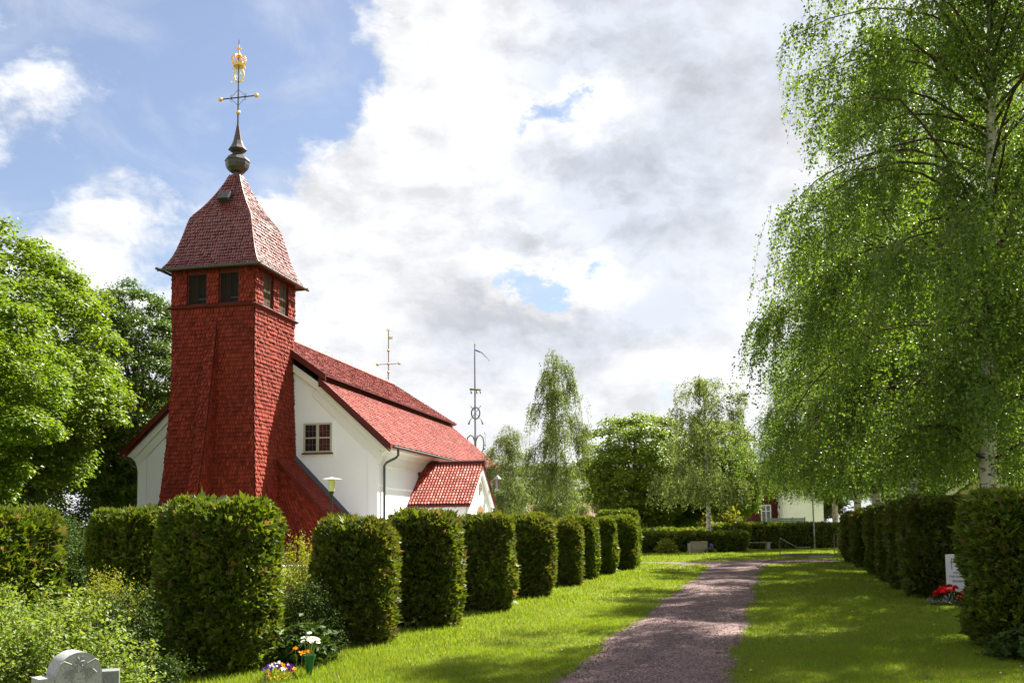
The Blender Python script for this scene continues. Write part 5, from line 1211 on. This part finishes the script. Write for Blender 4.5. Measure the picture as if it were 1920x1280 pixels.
lv = rand_unit(120, rb); lv[:, 2] = np.abs(lv[:, 2]); obj('leaves', kite_mesh('leaves', lv * np.array([0.28, 0.2, 0.2]), lv, rand_unit(120, rb), np.full(120, 0.12), np.full(120, 0.05)), L_SHRUBD, lu)

# ------------------------------------------------------------------ houses far away
def boards(par, x0, x1, y, z0, z1, step, mat, topf=None):
    n = int((x1 - x0) / step)
    mb = MB()
    for k in range(n):
        a = x0 + k * (x1 - x0) / n; b = a + (x1 - x0) / n - 0.02; zt = topf((a + b) / 2) if topf else z1
        mb.box((a, y - 0.03, z0), (b, y, zt))
    o = mb.build('cladding', mat, par); o['kind'] = 'stuff'; return o
def far_window(par, x, y, z, w, h, white):
    f = MB(); t = 0.10
    f.box((x - w / 2 - t, y - 0.06, z - t), (x - w / 2, y, z + h + t)); f.box((x + w / 2, y - 0.06, z - t), (x + w / 2 + t, y, z + h + t)); f.box((x - w / 2, y - 0.058, z + h), (x + w / 2, y, z + h + t)); f.box((x - w / 2, y - 0.058, z - t), (x + w / 2, y, z))
    f.box((x - 0.04, y - 0.057, z), (x + 0.04, y, z + h)); f.box((x - w / 2, y - 0.055, z + h * 0.62), (x - 0.04, y, z + h * 0.62 + 0.06)); f.box((x + 0.04, y - 0.055, z + h * 0.62), (x + w / 2, y, z + h * 0.62 + 0.06))
    wo = f.build('window', white, par); MB().box((x - w / 2, y - 0.035, z), (x + w / 2, y - 0.02, z + h)).build('pane', M_GLASS, wo)
M_WHITEP = principled('white house paint', (0.74, 0.73, 0.68), 0.7, 0.2, var=0.2, vscale=1.0); M_MAROON = principled('maroon timber', (0.075, 0.014, 0.016), 0.7, 0.2, var=0.4)
M_ROOFG = principled('dull red roof tiles', (0.20, 0.10, 0.085), 0.8, 0.2, var=0.6, vscale=2.0, bump=0.6, bscale=8, bdist=0.06)
def gable_house(name, loc, rz, w, d, hw_, hr, wall, roof, label, ov=0.45):
    t = empty(name, loc, rz, label, 'house')
    MB().prism([(-w / 2, 0, 0), (w / 2, 0, 0), (w / 2, 0, hw_), (0, 0, hr), (-w / 2, 0, hw_)], (0, d, 0)).build('wall', wall, t)
    m = (hr - hw_) / (w / 2); r = MB()
    for s in (-1, 1): r.prism([(s * (w / 2 + ov), -ov, hw_ - m * ov + 0.05), (s * (w / 2 + ov), d + ov, hw_ - m * ov + 0.05), (0, d + ov, hr + 0.05), (0, -ov, hr + 0.05)], (0, 0, 0.16))
    ro = r.build('roof', roof, t)
    for s in (-1, 1): MB().prism([(s * (w / 2 + ov), -ov - 0.04, hw_ - m * ov - 0.1), (0, -ov - 0.04, hr - 0.1), (0, -ov - 0.04, hr + 0.22), (s * (w / 2 + ov), -ov - 0.04, hw_ - m * ov + 0.22)], (0, 0.035, 0)).build('bargeboard', M_WHITEP, t)
    return t, ro
h1, r1 = gable_house('timber_house', (24.0, 86, 0), R(4), 4.2, 9, 3.9, 6.1, M_MAROON, M_ROOFG, 'dark red timber house with white windows behind the far trees')
boards(h1, -2.1, 2.1, -0.002, 0, 3.9, 0.22, M_MAROON, lambda x: 6.0 - abs(x) * 1.06)
far_window(h1, -0.75, -0.03, 1.65, 0.75, 1.35, M_WHITEP); far_window(h1, 0.85, -0.03, 1.65, 0.75, 1.35, M_WHITEP); far_window(h1, 0.25, -0.03, 4.35, 0.6, 0.6, M_WHITEP)
MB().box((0.6, 3.5, 5.2), (1.2, 4.1, 7.0)).build('chimney', principled('brick chimney', (0.25, 0.1, 0.07)), r1)
h2, r2 = gable_house('plaster_house', (26.3, 84.5, 0), R(2), 3.6, 8, 5.0, 6.9, M_WHITEP, principled('dark tile roof', (0.09, 0.08, 0.08), 0.8), 'pale plaster house right of the dark red timber house')
MB().tube([(-1.92, -0.1, 4.9), (-1.86, -0.1, 4.4), (-1.86, -0.1, 0)], 0.06, 6).build('downpipe', M_WHITEP, h2)
h3, r3 = gable_house('plaster_house', (24.5, 44, 0), R(-62), 8, 9, 2.9, 5.2, M_WHITEP, principled('red pantile roof', (0.30, 0.10, 0.06), 0.7, 0.3, var=0.4, vscale=2, bump=0.6, bscale=6, bdist=0.06), 'pale house with red tiled roof at the right edge behind the birches')
far_window(h3, -1.5, 0.0, 1.0, 1.1, 1.2, M_WHITEP); far_window(h3, 1.5, 0.0, 1.0, 1.1, 1.2, M_WHITEP)
M_BARN = principled('greyed barn boards', (0.20, 0.12, 0.10), 0.85, 0.1, var=0.5)
def side_barn(loc, rz, w, d, hw_, hr, label):
    t, ro = gable_house('barn', loc, rz, w, d, hw_, hr, M_BARN, M_ROOFG, label, 0.3); tc = MB()
    for k in range(12): tc.box((0.05 + k * 0.0, 0, 0), (0.06, 0.01, 0.01)) if False else None
    for k in range(int(w / 0.5)): MB().box((-w / 2 + 0.04 + k * 0.5, -0.03, 0), (-w / 2 + 0.44 + k * 0.5, -0.004, hw_ - 0.1)).build('plank', M_BARN, t)
    MB().box((-0.6, -0.06, 0), (0.6, -0.031, 1.9)).build('door', M_DARKRED, t)
    return t
side_barn((1.4, 78, 0), R(-78), 3.0, 2.6, 2.0, 2.95, 'small barn with grey red roof left of the tall narrow birch')
side_barn((4.2, 79, 0), R(-78), 3.6, 4.2, 1.95, 3.05, 'long low barn with dull red roof right of the tall narrow birch')
fc = empty('board_fence', (21.9, 75, 0), R(1), 'grey green board fence in front of the pale plaster house', 'fence')
M_FENCE = principled('grey green fence paint', (0.14, 0.18, 0.16), 0.7, 0.2, var=0.3)
for k in range(9): MB().box((-1.55, -0.02, 0.45 + k * 0.155), (1.55, 0.02, 0.59 + k * 0.155)).build('board', M_FENCE, fc)
for x in (-1.5, -0.5, 0.5, 1.5): MB().box((x - 0.04, -0.07, 0), (x + 0.04, -0.021, 1.9)).build('post', M_FENCE, fc)

# fallen petals and small leaves on lawn and path
def litter():
    rg = np.random.default_rng(31); n = 420
    x = rg.uniform(-3.0, 7.5, n); y = 8.5 + 20 * rg.uniform(0, 1, n) ** 1.6
    P = np.stack([x, y, np.full(n, 0.045)], axis=1)
    a = rg.uniform(0, 6.28, n); ax = np.stack([np.cos(a), np.sin(a), rg.normal(0, 0.3, n)], axis=1); nr = unit(rg.normal(0, 0.4, (n, 3)) + np.array([0, 0, 1.0]))
    L = rg.uniform(0.018, 0.040, n)
    m = leaf_mat('pale fallen leaves', (0.5500, 0.5200, 0.3800), (0.3400, 0.2400, 0.1000), trans=0.25)
    tag(obj('fallen_leaves', kite_mesh('fallen_leaves', P, ax, nr, L, L * 0.7), m), 'pale fallen petals and leaves scattered over lawn and path', 'leaves', kind='stuff')
litter()
